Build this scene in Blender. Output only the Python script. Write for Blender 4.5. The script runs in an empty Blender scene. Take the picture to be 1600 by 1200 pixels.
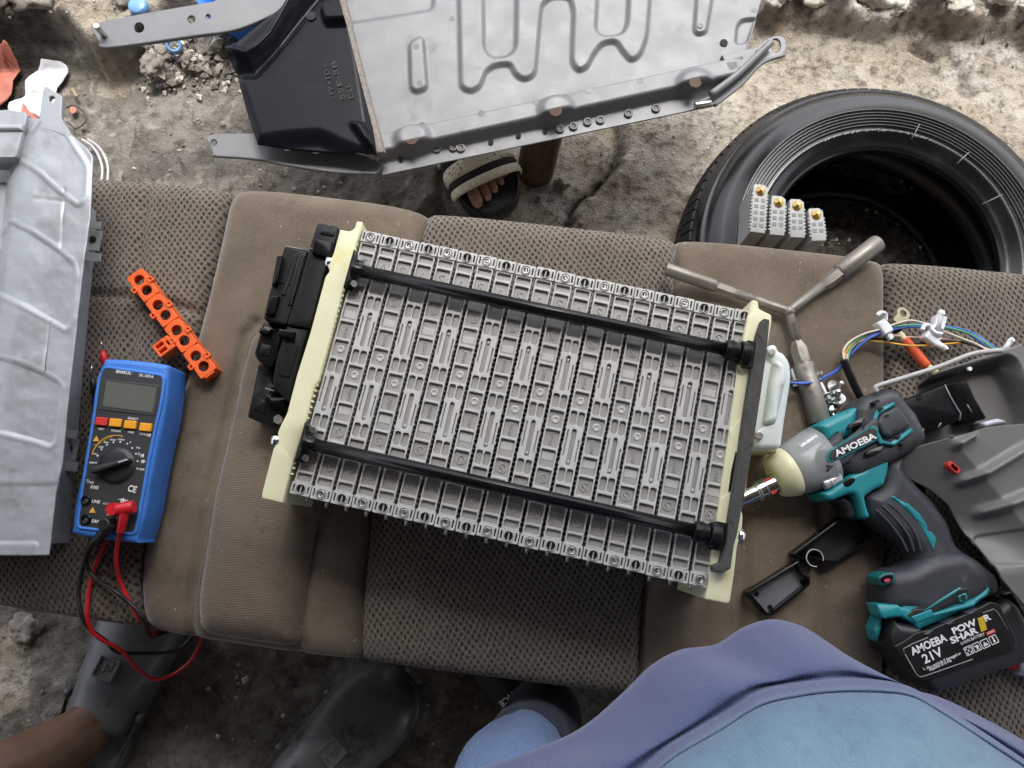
import bpy, bmesh, math, random
import numpy as np
from mathutils import Vector, Matrix, noise
random.seed(7)
SC = bpy.context.scene
COL = SC.collection
R_ = math.radians

# ------------------------------------------------------------------ camera
F_PX, PITCH, CAM_Z = 1150.0, R_(11.3), 1.125
cam_d = bpy.data.cameras.new('camera')
cam_d.sensor_width = 36.0
cam_d.lens = 36.0 * F_PX / 1600.0
cam_d.clip_start = 0.01
cam_d.clip_end = 200.0
cam = bpy.data.objects.new('camera', cam_d)
cam.location = (0, 0, CAM_Z)
cam.rotation_euler = (PITCH, 0, 0)
COL.objects.link(cam)
SC.camera = cam

# ------------------------------------------------------------------ sky, sun, exposure
SUN_EL, SUN_AZ = 64.0, 18.0            # elevation; azimuth from +Y towards +X
world = bpy.data.worlds.new('World')
SC.world = world
world.use_nodes = True
wn = world.node_tree
bg = wn.nodes['Background']
sky = wn.nodes.new('ShaderNodeTexSky')
sky.sky_type = 'NISHITA'
sky.sun_disc = False
sky.sun_elevation = R_(SUN_EL)
sky.sun_rotation = R_(SUN_AZ)
sky.air_density = 1.0
sky.dust_density = 3.0
hs = wn.nodes.new('ShaderNodeHueSaturation')          # thin white overcast: a paler sky than a clear one
hs.inputs['Saturation'].default_value = .32
wn.links.new(sky.outputs[0], hs.inputs['Color'])
wn.links.new(hs.outputs[0], bg.inputs[0])
bg.inputs[1].default_value = 0.15
sun_d = bpy.data.lights.new('sun', 'SUN')
sun_d.energy = 0.85
sun_d.angle = R_(22)
sun_d.color = (1.0, 0.95, 0.88)
sun = bpy.data.objects.new('sun', sun_d)
sd_ = Vector((math.sin(R_(SUN_AZ)) * math.cos(R_(SUN_EL)), math.cos(R_(SUN_AZ)) * math.cos(R_(SUN_EL)), math.sin(R_(SUN_EL))))
sun.rotation_euler = sd_.to_track_quat('Z', 'Y').to_euler()
sun.location = (1, 3, 5)
COL.objects.link(sun)
SC.view_settings.view_transform = 'Standard'
SC.view_settings.look = 'None'
SC.view_settings.gamma = 1.0
SC.view_settings.use_curve_mapping = False
SC.view_settings.exposure = 1.62
SC.render.engine = 'CYCLES'
SC.cycles.use_denoising = True
SC.cycles.denoising_prefilter = 'ACCURATE'
SC.cycles.denoising_input_passes = 'RGB_ALBEDO_NORMAL'
SC.cycles.max_bounces = 8

# ------------------------------------------------------------------ helpers: places
CT, ST = math.cos(PITCH), math.sin(PITCH)
def P(u, v, z):
    """World point at height z seen at photograph pixel (u, v): used to measure where things stand."""
    dx, dy = (u - 800) / F_PX, -(v - 600) / F_PX
    d = (dx, CT * dy + ST, ST * dy - CT)
    t = (z - CAM_Z) / d[2]
    return Vector((d[0] * t, d[1] * t, z))
def PP(pts, z): return [P(u, v, z) for u, v in pts]
def P2(pts, z): return [P(u, v, z).xy for u, v in pts]

def hx(h):
    c = [int(h[i:i + 2], 16) / 255 for i in (0, 2, 4)]
    return tuple(x / 12.92 if x <= .04045 else ((x + .055) / 1.055) ** 2.4 for x in c)

# ------------------------------------------------------------------ helpers: numpy noise and distances
_rng = np.random.RandomState(5)
_tab = _rng.rand(256, 256)
def vnoise(x, y):
    xi, yi = np.floor(x).astype(int), np.floor(y).astype(int)
    fx, fy = x - xi, y - yi
    fx, fy = fx * fx * (3 - 2 * fx), fy * fy * (3 - 2 * fy)
    g = lambda a, b: _tab[a & 255, b & 255]
    return (g(xi, yi) * (1 - fx) + g(xi + 1, yi) * fx) * (1 - fy) + (g(xi, yi + 1) * (1 - fx) + g(xi + 1, yi + 1) * fx) * fy
def fbm(x, y, o=5, g=.5):
    s, a, n = 0, 1, 0
    for i in range(o):
        s = s + a * vnoise(x * 2 ** i + 17.3 * i, y * 2 ** i + 5.1 * i)
        n += a
        a *= g
    return s / n
def sdist(px, py, poly):
    """Signed distance of points to a closed polygon: negative inside."""
    poly = np.asarray([(p[0], p[1]) for p in poly], float)
    a, b = poly, np.roll(poly, -1, 0)
    best = np.full(px.shape, 1e9)
    ins = np.zeros(px.shape, bool)
    for (ax, ay), (bx, by) in zip(a, b):
        ex, ey = bx - ax, by - ay
        wx, wy = px - ax, py - ay
        t = np.clip((wx * ex + wy * ey) / max(ex * ex + ey * ey, 1e-18), 0, 1)
        best = np.minimum(best, (wx - ex * t) ** 2 + (wy - ey * t) ** 2)
        c = ((ay <= py) & (by > py)) | ((by <= py) & (ay > py))
        with np.errstate(divide='ignore', invalid='ignore'):
            xi = ax + (py - ay) / (by - ay if by != ay else 1e-12) * ex
        ins ^= c & (px < xi)
    return np.where(ins, -1, 1) * np.sqrt(best)
def pdist(px, py, line):
    best = np.full(px.shape, 1e9)
    for (ax, ay), (bx, by) in zip(line[:-1], line[1:]):
        ex, ey = bx - ax, by - ay
        wx, wy = px - ax, py - ay
        t = np.clip((wx * ex + wy * ey) / max(ex * ex + ey * ey, 1e-18), 0, 1)
        best = np.minimum(best, (wx - ex * t) ** 2 + (wy - ey * t) ** 2)
    return np.sqrt(best)
def sstep(a, b, x):
    t = np.clip((x - a) / (b - a), 0, 1)
    return t * t * (3 - 2 * t)

# ------------------------------------------------------------------ helpers: outlines
def rnd(pts, r, seg=4):
    """Round the corners of a closed outline; r a number or one per corner."""
    out, n = [], len(pts)
    pts = [Vector((p[0], p[1])) for p in pts]
    for i in range(n):
        p, a, b = pts[i], pts[i - 1], pts[(i + 1) % n]
        q = r[i] if isinstance(r, (list, tuple)) else r
        da, db = a - p, b - p
        q = min(q, da.length * .48, db.length * .48)
        if q <= 1e-7:
            out.append(p); continue
        s, e = p + da.normalized() * q, p + db.normalized() * q
        for k in range(seg + 1):
            t = k / seg
            out.append(s * (1 - t) ** 2 + p * 2 * t * (1 - t) + e * t * t)
    return out
def smooth(pts, n=5, closed=True):
    """Catmull-Rom through points of any dimension."""
    pts = [Vector(p) for p in pts]
    N, out = len(pts), []
    for i in range(N if closed else N - 1):
        if closed:
            a, b, c, d = pts[i - 1], pts[i], pts[(i + 1) % N], pts[(i + 2) % N]
        else:
            a, b, c, d = pts[max(i - 1, 0)], pts[i], pts[i + 1], pts[min(i + 2, N - 1)]
        for k in range(n):
            t = k / n
            out.append(.5 * ((2 * b) + (c - a) * t + (2 * a - 5 * b + 4 * c - d) * t * t + (3 * b - a - 3 * c + d) * t ** 3))
    if not closed:
        out.append(pts[-1])
    return out
def rect(cx, cy, w, h): return [(cx - w / 2, cy - h / 2), (cx + w / 2, cy - h / 2), (cx + w / 2, cy + h / 2), (cx - w / 2, cy + h / 2)]
def circ(cx, cy, r, n=16, ry=None): return [(cx + r * math.cos(2 * math.pi * k / n), cy + (ry or r) * math.sin(2 * math.pi * k / n)) for k in range(n)]
def rrect(cx, cy, w, h, r, seg=3): return rnd(rect(cx, cy, w, h), r, seg)
def area2(p): return sum(p[i - 1][0] * p[i][1] - p[i][0] * p[i - 1][1] for i in range(len(p)))
def inset(pts, d):
    """Offset an outline inwards; points that would fold over are pulled to their nearest sound neighbour."""
    raw = inset_raw(pts, d)
    if d < 1e-6: return raw
    q = np.array([(p.x, p.y) for p in raw])
    ok = sdist(q[:, 0], q[:, 1], pts) <= -.93 * d
    if ok.all(): return raw
    bad = np.flatnonzero(~ok)
    w = q[bad].copy()
    e = d * .02
    for _ in range(8):                                   # slide folded points to where they lie d inside
        s0 = sdist(w[:, 0], w[:, 1], pts)
        gx = (sdist(w[:, 0] + e, w[:, 1], pts) - s0) / e
        gy = (sdist(w[:, 0], w[:, 1] + e, pts) - s0) / e
        g = np.maximum(gx * gx + gy * gy, .25)
        k = np.clip(s0 + d, -d, d) * .9
        w[:, 0] -= k * gx / g
        w[:, 1] -= k * gy / g
    fine = (sdist(w[:, 0], w[:, 1], pts) <= -.85 * d) & (np.hypot(w[:, 0] - q[bad, 0], w[:, 1] - q[bad, 1]) < 3 * d)
    q[bad[fine]] = w[fine]
    ok[bad[fine]] = True
    if not ok.any():
        c = sum((Vector((p[0], p[1])) for p in pts), Vector((0, 0))) / len(pts)
        return [Vector((p[0], p[1])).lerp(c, .6) for p in pts]
    good = np.flatnonzero(ok)
    out = []
    for i in range(len(raw)):
        j = i if ok[i] else good[np.argmin((q[good, 0] - pts[i][0]) ** 2 + (q[good, 1] - pts[i][1]) ** 2)]
        out.append(Vector((q[j, 0], q[j, 1])))
    return out
def inset_raw(pts, d):
    pts = [Vector((p[0], p[1])) for p in pts]
    out, n = [], len(pts)
    for i in range(n):
        a, p, b = pts[i - 1], pts[i], pts[(i + 1) % n]
        d1 = (p - a).normalized() if (p - a).length > 1e-9 else Vector((1, 0))
        d2 = (b - p).normalized() if (b - p).length > 1e-9 else d1
        n1, n2 = Vector((-d1.y, d1.x)), Vector((-d2.y, d2.x))
        m = n1 + n2
        m = m / max(m.length_squared, .35) * 2 if m.length > 1e-6 else n1
        out.append(p + m * d)
    return out

# ------------------------------------------------------------------ helpers: shapes gathered into one bmesh
class MB:
    def __init__(self, xf=None):
        self.bm = bmesh.new()
        self.xf = xf or Matrix()
        self.mi = 0
    def v(self, p): return self.bm.verts.new(self.xf @ Vector(p))
    def f(self, vs, smooth=True):
        if len(set(vs)) < len(vs):
            vs = [v for i, v in enumerate(vs) if v is not vs[i - 1]]
            if len(vs) < 3 or len(set(vs)) < len(vs): vs = list(dict.fromkeys(vs))
        if len(vs) < 3: return None
        try:
            fc = self.bm.faces.new(vs)
            fc.smooth = smooth
            fc.material_index = self.mi
            return fc
        except ValueError:
            return None
    def box(self, c, s, rz=0, m=None):
        M = m or (Matrix.Translation(c) @ Matrix.Rotation(rz, 4, 'Z'))
        x, y, z = s[0] / 2, s[1] / 2, s[2] / 2
        vs = [self.v(M @ Vector((sx * x, sy * y, sz * z))) for sx, sy, sz in ((-1, -1, -1), (1, -1, -1), (1, 1, -1), (-1, 1, -1), (-1, -1, 1), (1, -1, 1), (1, 1, 1), (-1, 1, 1))]
        for q in ((0, 3, 2, 1), (4, 5, 6, 7), (0, 1, 5, 4), (1, 2, 6, 5), (2, 3, 7, 6), (3, 0, 4, 7)):
            self.f([vs[k] for k in q], False)
        return self
    def rings(self, rings, closed=True, cap0=True, cap1=True, smooth=True):
        V = [[self.v(p) for p in r] for r in rings]
        n = len(V[0])
        for a, b in zip(V[:-1], V[1:]):
            for i in range(n if closed else n - 1):
                j = (i + 1) % n
                self.f([a[i], a[j], b[j], b[i]], smooth)
        if cap0: self.f(V[0][::-1], False)
        if cap1: self.f(V[-1], False)
        return self
    def slab(self, pts, z0, z1, bev=0.0, seg=3, zf=None, bot=0.0):
        """Upright prism of an outline with a rounded upper edge (and, with bot, a rounded lower one)."""
        pts = [(p[0], p[1]) for p in pts]
        if area2(pts) < 0: pts = pts[::-1]
        if bev > 0 and zf is None:
            return self.capped(pts, z0, z1, bev, seg, bot)
        L = []
        if bot > 0:
            for k in range(seg):
                a = math.pi / 2 * k / seg
                L.append(([(p[0], p[1]) for p in inset(pts, bot * (1 - math.sin(a)))], z0 + bot * (1 - math.cos(a))))
            L.append((pts, z0 + bot))
        else:
            L.append((pts, z0))
        if bev > 0:
            for k in range(seg + 1):
                a = math.pi / 2 * k / seg
                L.append(([(p[0], p[1]) for p in inset(pts, bev * (1 - math.cos(a)))], z1 - bev + bev * math.sin(a)))
        else:
            L.append((pts, z1))
        zf = zf or (lambda x, y, z: z)
        V = []
        for ring, z in L:
            seen, row = {}, []
            for p in ring:
                k = (round(p[0], 7), round(p[1], 7))
                if k not in seen: seen[k] = self.v((p[0], p[1], zf(p[0], p[1], z)))
                row.append(seen[k])
            V.append(row)
        n = len(pts)
        for a, b in zip(V[:-1], V[1:]):
            for i in range(n):
                j = (i + 1) % n
                self.f([a[i], a[j], b[j], b[i]], bev > 0)
        for fc in (self.f(V[0][::-1], False), self.f(V[-1], False)):
            pass
        return self
    def capped(self, pts, z0, z1, bev, seg, bot):
        from mathutils.geometry import delaunay_2d_cdt
        ring = [Vector((p[0], p[1])) for p in pts]
        ring = [p for i, p in enumerate(ring) if (p - ring[i - 1]).length > 1e-5]
        n = len(ring)
        vin = list(ring)
        for k in range(1, seg + 1):
            d = bev * (1 - math.cos(math.pi / 2 * k / seg))
            raw = inset_raw(ring, d)
            q = np.array([(p.x, p.y) for p in raw])
            sd = sdist(q[:, 0], q[:, 1], ring)
            vin += [p for p, v in zip(raw, sd) if v < -.8 * d]
        vo, _e, fo, vmap, _a, _b = delaunay_2d_cdt(vin, [(i, (i + 1) % n) for i in range(n)], [], 1, 1e-6)
        V2 = np.array([(v[0], v[1]) for v in vo])
        dd = np.clip(-sdist(V2[:, 0], V2[:, 1], ring), 0, bev)
        Z = z1 - bev + np.sqrt(np.maximum(bev * bev - (bev - dd) ** 2, 0))
        V = [self.v((v[0], v[1], z)) for v, z in zip(vo, Z)]
        for t in fo: self.f([V[i] for i in t], not all(dd[i] > bev * .97 for i in t))
        first = {}
        for i, o in enumerate(vmap):
            for j in o:
                if j < n: first[j] = i
        idx = [first[j] for j in range(n) if j in first]
        m = len(idx)
        top = [V[i] for i in idx]
        rim = [Vector((vo[i][0], vo[i][1])) for i in idx]
        levels = [(0, z0 + bot)]
        for k in range(1, 4 if bot else 1):
            q = math.pi / 2 * k / 3
            levels.append((bot * (1 - math.cos(q)), z0 + bot * (1 - math.sin(q))))
        for d_, z_ in levels:
            row = inset(rim, d_) if d_ > 1e-6 else rim
            B = [self.v((p.x, p.y, z_)) for p in row]
            for i in range(m): self.f([B[i], B[(i + 1) % m], top[(i + 1) % m], top[i]], bot > 0)
            top = B
        self.f(top[::-1], False)
        return self
    def pillow(self, pts, z0, z1, bev, bot=0.0):
        """Upright prism whose upper edge is a wide round, whatever the outline's shape."""
        from mathutils.geometry import delaunay_2d_cdt
        pts = [Vector((p[0], p[1])) for p in pts]
        if area2(pts) < 0: pts = pts[::-1]
        ring = []
        for i, p in enumerate(pts):
            q = pts[(i + 1) % len(pts)]
            n = max(1, int((q - p).length / .004))
            ring += [p.lerp(q, k / n) for k in range(n)]
        ring = [p for i, p in enumerate(ring) if (p - ring[i - 1]).length > 2e-4]
        s = max(bev / 8, .0012)
        A = np.array(ring)
        gx, gy = np.meshgrid(np.arange(A[:, 0].min(), A[:, 0].max(), s), np.arange(A[:, 1].min(), A[:, 1].max(), s))
        gx = gx + (np.arange(gx.shape[0]) % 2)[:, None] * s / 2
        gx, gy = gx.ravel(), gy.ravel()
        d = -sdist(gx, gy, ring)
        deep = (np.arange(len(d)) % 3 == 0) | (d < bev * 1.15)
        k = (d > s * .45) & deep
        vin = ring + [Vector((x, y)) for x, y in zip(gx[k], gy[k])]
        n = len(ring)
        vo, _e, fo, vmap, _a, _b = delaunay_2d_cdt(vin, [(i, (i + 1) % n) for i in range(n)], [], 1, 1e-6)
        V2 = np.array([(v[0], v[1]) for v in vo])
        dd = np.clip(-sdist(V2[:, 0], V2[:, 1], ring), 0, bev)
        Z = z1 - bev + np.sqrt(np.maximum(bev * bev - (bev - dd) ** 2, 0))
        V = [self.v((v[0], v[1], z)) for v, z in zip(vo, Z)]
        for t in fo: self.f([V[i] for i in t])
        low = {}
        edge = [i for i, o in enumerate(vmap) if any(j < n for j in o)]
        first = {}
        for i, o in enumerate(vmap):
            for j in o:
                if j < n: first[j] = i
        idx = [first[j] for j in range(n) if j in first]
        m = len(idx)
        top = [V[i] for i in idx]
        rim = [Vector((vo[i][0], vo[i][1])) for i in idx]
        levels = [(0, z0 + bot)] if bot else [(0, z0)]
        for k in range(1, 6 if bot else 1):
            q = math.pi / 2 * k / 5
            levels.append((bot * (1 - math.cos(q)), z0 + bot * (1 - math.sin(q))))
        for d_, z_ in levels:
            row = inset(rim, d_) if d_ > 1e-6 else rim
            B = [self.v((p.x, p.y, z_)) for p in row]
            for i in range(m): self.f([B[i], B[(i + 1) % m], top[(i + 1) % m], top[i]])
            top = B
        self.f(top[::-1], False)
        return self
    def tube(self, path, r, n=8, cap=True, rf=None):
        path = [Vector(p) for p in path]
        rings, up = [], None
        for i, p in enumerate(path):
            t = (path[min(i + 1, len(path) - 1)] - path[max(i - 1, 0)])
            t = t.normalized() if t.length > 1e-9 else Vector((0, 0, 1))
            if up is None:
                up = Vector((0, 0, 1)) if abs(t.z) < .9 else Vector((1, 0, 0))
            s = t.cross(up).normalized()
            up = s.cross(t).normalized()
            q = rf(i / (len(path) - 1)) if rf else (r[i] if isinstance(r, (list, tuple)) else r)
            rings.append([p + (s * math.cos(2 * math.pi * k / n) + up * math.sin(2 * math.pi * k / n)) * q for k in range(n)])
        return self.rings(rings, True, cap, cap)
    def cyl(self, a, b, r, n=16, r2=None, bev=0):
        a, b = Vector(a), Vector(b)
        d = (b - a)
        if bev:
            e = d.normalized() * bev
            return self.tube([a, a + e * .3, a + e, b - e, b - e * .3, b], [r - bev, r - bev * .3, r, r2 or r, (r2 or r) - bev * .3, (r2 or r) - bev], n)
        return self.tube([a, b], [r, r2 or r], n)
    def lathe(self, prof, n=48, c=(0, 0, 0), closed=False, mod=None):
        c = Vector(c)
        V = []
        for k in range(n):
            a = 2 * math.pi * k / n
            V.append([self.v(c + Vector((math.cos(a) * q, math.sin(a) * q, z))) for q, z in (mod(k, prof) if mod else prof)])
        m = len(prof)
        for k in range(n):
            A, B = V[k], V[(k + 1) % n]
            for i in range(m if closed else m - 1):
                j = (i + 1) % m
                self.f([A[i], B[i], B[j], A[j]])
        return self
    def grid(self, X, Y, Z, flip=False):
        n, m = X.shape
        V = [[self.v((X[i, j], Y[i, j], Z[i, j])) for j in range(m)] for i in range(n)]
        for i in range(n - 1):
            for j in range(m - 1):
                q = [V[i][j], V[i + 1][j], V[i + 1][j + 1], V[i][j + 1]]
                self.f(q[::-1] if flip else q)
        return self
    def add(self, me, M=None):
        """Append a mesh datablock."""
        M = self.xf @ (M or Matrix())
        vs = [self.bm.verts.new(M @ v.co) for v in me.vertices]
        for p in me.polygons:
            try:
                fc = self.bm.faces.new([vs[i] for i in p.vertices])
                fc.smooth = p.use_smooth
                fc.material_index = self.mi
            except ValueError:
                pass
        return self

WORG = {}
def org(o): return WORG.get(o.name, Vector((0, 0, 0))) if o else Vector((0, 0, 0))
def link(o, parent=None):
    COL.objects.link(o)
    if parent: o.parent = parent
    return o
def obj(name, mb, mats, parent=None, local=False, auto=None, solid=0, sub=0):
    """ONE mesh object; coordinates are world ones unless local; its origin sits with its thing's."""
    bm = mb.bm
    w = org(parent)
    if not local and parent is not None:
        bmesh.ops.translate(bm, verts=bm.verts, vec=-w)
    bmesh.ops.recalc_face_normals(bm, faces=bm.faces)
    me = bpy.data.meshes.new(name)
    bm.to_mesh(me)
    bm.free()
    for m in (mats if isinstance(mats, (list, tuple)) else [mats]): me.materials.append(m)
    o = bpy.data.objects.new(name, me)
    link(o, parent)
    WORG[o.name] = w
    if solid:
        md = o.modifiers.new('thickness', 'SOLIDIFY'); md.thickness = solid; md.offset = -1
    if sub:
        md = o.modifiers.new('round', 'SUBSURF'); md.levels = sub; md.render_levels = sub
    if auto is not None:
        try:
            me.set_sharp_from_angle(angle=R_(auto))
        except Exception:
            pass
    return o
def thing(name, label, cat, loc, group=None):
    o = bpy.data.objects.new(name, None)
    o.empty_display_size = .05
    o.location = loc
    link(o)
    WORG[o.name] = Vector(loc)
    return tag(o, label, cat, group)
def tag(o, label=None, cat=None, group=None, kind=None):
    if label: o['label'] = label
    if cat: o['category'] = cat
    if group: o['group'] = group
    if kind: o['kind'] = kind
    return o
def rebase(o, loc):
    """Put a lone mesh thing's origin at its base."""
    loc = Vector(loc)
    o.data.transform(Matrix.Translation(-loc))
    o.location = loc
    return o
def copy_tree(o, parent=None):
    c = o.copy()
    COL.objects.link(c)
    if parent: c.parent = parent
    for ch in o.children: copy_tree(ch, c)
    return c

def curve_plate(outer, holes, z0, z1, bev=0.0, res=1):
    """Mesh of an outline with real holes, extruded, edges rounded."""
    cu = bpy.data.curves.new('outline', 'CURVE')
    cu.dimensions = '2D'
    cu.fill_mode = 'BOTH'
    h = (z1 - z0) / 2
    cu.extrude = max(h - bev, 0)
    cu.bevel_depth = bev
    cu.bevel_resolution = res
    cu.offset = -bev
    for pts in [outer] + list(holes):
        s = cu.splines.new('POLY')
        s.points.add(len(pts) - 1)
        for i, p in enumerate(pts): s.points[i].co = (p[0], p[1], 0, 1)
        s.use_cyclic_u = True
    o = bpy.data.objects.new('outline', cu)
    me = bpy.data.meshes.new_from_object(o)
    me.transform(Matrix.Translation((0, 0, z0 + h)))
    bpy.data.objects.remove(o)
    return me
_TX = {}
def text_mesh(s, bold=0.0, ext=.012, shear=0):
    k = (s, bold, shear)
    if k not in _TX:
        cu = bpy.data.curves.new('lettering', 'FONT')
        cu.body = s
        cu.extrude = ext
        cu.offset = bold
        cu.shear = shear
        cu.resolution_u = 3
        o = bpy.data.objects.new('lettering', cu)
        _TX[k] = bpy.data.meshes.new_from_object(o)
        bpy.data.objects.remove(o)
    return _TX[k]
def put_text(mb, s, a, b, z, hpx=None, bold=0.0, shear=0, lift=.0003, up=None):
    """Lettering from pixel a to pixel b (baseline) lying at height z; hpx is its cap height in pixels."""
    me = text_mesh(s, bold, .012, shear)
    if not len(me.vertices): return
    xs = [v.co.x for v in me.vertices]
    x0, x1 = min(xs), max(xs)
    A, B = P(*a, z), P(*b, z)
    d = B - A
    sx = d.length / (x1 - x0)
    sy = sx
    if hpx:
        ya = .69
        sy = hpx * (CAM_Z - z) / F_PX / ya
    M = Matrix.Translation(A + Vector((0, 0, lift))) @ Matrix.Rotation(math.atan2(d.y, d.x), 4, 'Z') @ Matrix.Diagonal((sx, sy, .01, 1)) @ Matrix.Translation((-x0, 0, 0))
    mb.add(me, M)

def drape(mb, o, eps=.0006):
    """Lay flat print onto a curved surface, following the lines of sight it was measured along."""
    from mathutils.bvhtree import BVHTree
    w = org(o)
    tree = BVHTree.FromPolygons([v.co + w for v in o.data.vertices], [p.vertices for p in o.data.polygons])
    c = Vector((0, 0, CAM_Z))
    for v in mb.bm.verts:
        d = (v.co - c).normalized()
        hit = tree.ray_cast(c, d)[0]
        if hit is not None: v.co = hit - d * eps

def skin_body(name, nodes, edges, mat, parent, root=0, sub=2):
    """One continuous body grown round a skeleton: nodes = (x, y, z, radius)."""
    me = bpy.data.meshes.new('skeleton')
    me.from_pydata([n[:3] for n in nodes], edges, [])
    o = bpy.data.objects.new('skeleton', me)
    COL.objects.link(o)
    md = o.modifiers.new('skin', 'SKIN')
    md.use_smooth_shade = True
    for i, n in enumerate(nodes):
        sv = me.skin_vertices[0].data[i]
        r = n[3]
        sv.radius = (r, r) if not isinstance(r, tuple) else r
        sv.use_root = (i == root)
    if sub:
        ms = o.modifiers.new('sub', 'SUBSURF'); ms.levels = sub; ms.render_levels = sub
    dg = bpy.context.evaluated_depsgraph_get()
    dg.update()
    m2 = bpy.data.meshes.new_from_object(o.evaluated_get(dg))
    bpy.data.objects.remove(o)
    m2.name = name
    for p in m2.polygons: p.use_smooth = True
    w = org(parent)
    m2.transform(Matrix.Translation(-w))
    m2.materials.clear()
    m2.materials.append(mat)
    b = bpy.data.objects.new(name, m2)
    link(b, parent)
    WORG[b.name] = w
    return b

# ------------------------------------------------------------------ materials
class NT:
    def __init__(self, name):
        self.m = bpy.data.materials.new(name)
        self.m.use_nodes = True
        self.t = self.m.node_tree
        self.b = self.t.nodes['Principled BSDF']
        self.tc = self.n('ShaderNodeTexCoord')
    def n(self, t, **kw):
        x = self.t.nodes.new(t)
        for k, v in kw.items(): setattr(x, k, v)
        return x
    def l(self, a, b): self.t.links.new(a, b)
    def coord(self, scale=(1, 1, 1), rot=0, src='Object'):
        mp = self.n('ShaderNodeMapping')
        mp.inputs['Scale'].default_value = scale
        mp.inputs['Rotation'].default_value = (0, 0, rot)
        self.l(self.tc.outputs[src], mp.inputs[0])
        return mp.outputs[0]
    def noise(self, scale, detail=4, rough=.55, vec=None, dist=0):
        x = self.n('ShaderNodeTexNoise')
        x.inputs['Scale'].default_value = scale
        x.inputs['Detail'].default_value = detail
        x.inputs['Roughness'].default_value = rough
        x.inputs['Distortion'].default_value = dist
        self.l(vec or self.tc.outputs['Object'], x.inputs['Vector'])
        return x.outputs[0]
    def ramp(self, fac, stops, interp='LINEAR'):
        r = self.n('ShaderNodeValToRGB')
        r.color_ramp.interpolation = interp
        e = r.color_ramp.elements
        while len(e) < len(stops): e.new(.5)
        for i, (p, c) in enumerate(stops):
            e[i].position = p
            e[i].color = (c, c, c, 1) if isinstance(c, (int, float)) else (*c, 1)
        self.l(fac, r.inputs[0])
        return r.outputs[0]
    def mix(self, fac, a, b, mode='MIX'):
        x = self.n('ShaderNodeMix', data_type='RGBA', blend_type=mode)
        for s, v in ((x.inputs[0], fac), (x.inputs[6], a), (x.inputs[7], b)):
            if hasattr(v, 'links'): self.l(v, s)
            elif isinstance(v, (int, float)): s.default_value = v
            else: s.default_value = (*v, 1)
        return x.outputs[2]
    def math(self, op, a, b=0.0, c=None):
        x = self.n('ShaderNodeMath', operation=op)
        for i, v in enumerate((a, b)):
            if hasattr(v, 'links'): self.l(v, x.inputs[i])
            else: x.inputs[i].default_value = v
        if c is not None: x.inputs[2].default_value = c
        return x.outputs[0]
    def bump(self, h, strength=.3, dist=.001, prev=None):
        x = self.n('ShaderNodeBump')
        x.inputs['Strength'].default_value = strength
        x.inputs['Distance'].default_value = dist
        self.l(h, x.inputs['Height'])
        if prev: self.l(prev, x.inputs['Normal'])
        return x.outputs[0]
    def set(self, **kw):
        names = {'col': 'Base Color', 'rough': 'Roughness', 'metal': 'Metallic', 'nrm': 'Normal', 'spec': 'Specular IOR Level', 'sheen': 'Sheen Weight', 'trans': 'Transmission Weight', 'coat': 'Coat Weight', 'sss': 'Subsurface Weight', 'ior': 'IOR', 'alpha': 'Alpha', 'sheenr': 'Sheen Roughness'}
        for k, v in kw.items():
            s = self.b.inputs[names[k]]
            if hasattr(v, 'links'): self.l(v, s)
            elif isinstance(v, (int, float)): s.default_value = v
            else: s.default_value = (*v, 1)
        return self.m
def pm(name, col, rough=.5, metal=0, var=.2, vs=25, bump=.15, bs=300, bd=.0006, dirt=None, scr=0, rnd_=0, **kw):
    """Worn surface: base colour with patches, optional dirt (colour, amount, scale), fine relief, uneven gloss."""
    t = NT(name)
    a = tuple(min(c * (1 + var), 1) for c in col)
    b = tuple(c * (1 - var) for c in col)
    n1 = t.noise(vs, 5, .6)
    c = t.mix(t.ramp(n1, [(.3, 0), (.7, 1)]), b, a)
    if dirt:
        n2 = t.noise(dirt[2], 6, .68)
        lo = .68 - .34 * dirt[1]
        c = t.mix(t.ramp(n2, [(lo, 0), (lo + .12, .85)]), c, dirt[0])
    if rnd_:
        oi = t.n('ShaderNodeObjectInfo')
        c = t.mix(t.math('MULTIPLY', oi.outputs['Random'], rnd_), c, tuple(x * .6 for x in col))
    n3 = t.noise(bs, 3, .6)
    h = n3
    r = t.math('MULTIPLY_ADD', t.noise(vs * 2.3, 4), .3, rough - .15)
    nr = t.bump(h, bump, bd)
    if scr:
        s = t.noise(8, 3, .6, t.coord((1, 60, 1), .6))
        s2 = t.noise(8, 3, .6, t.coord((70, 1.5, 1), -.3))
        sm = t.math('MAXIMUM', t.ramp(s, [(.66, 0), (.72, 1)]), t.ramp(s2, [(.66, 0), (.72, 1)]))
        c = t.mix(t.math('MULTIPLY', sm, scr), c, tuple(min(1, x * 1.5 + .02) for x in col))
    return t.set(col=c, rough=r, metal=metal, nrm=nr, **kw)
# ------------------------------------------------------------------ materials
BLACK = pm('black plastic', (.008, .0085, .0095), .38, bump=.1, dirt=((.035, .034, .033), .22, 18), spec=.22)
BLACKG = pm('gloss black', (.006, .006, .007), .20, bump=.04, bs=120, spec=.3)
DARK = pm('dark recess', (.01, .01, .01), .8)
STEEL = pm('zinc steel', (.55, .55, .53), .32, 1.0, bump=.1)
CHROME = pm('chrome', (.7, .7, .7), .16, 1.0, var=.08, bump=.03)
BRASS = pm('brass', (.62, .42, .14), .35, 1.0)

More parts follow.
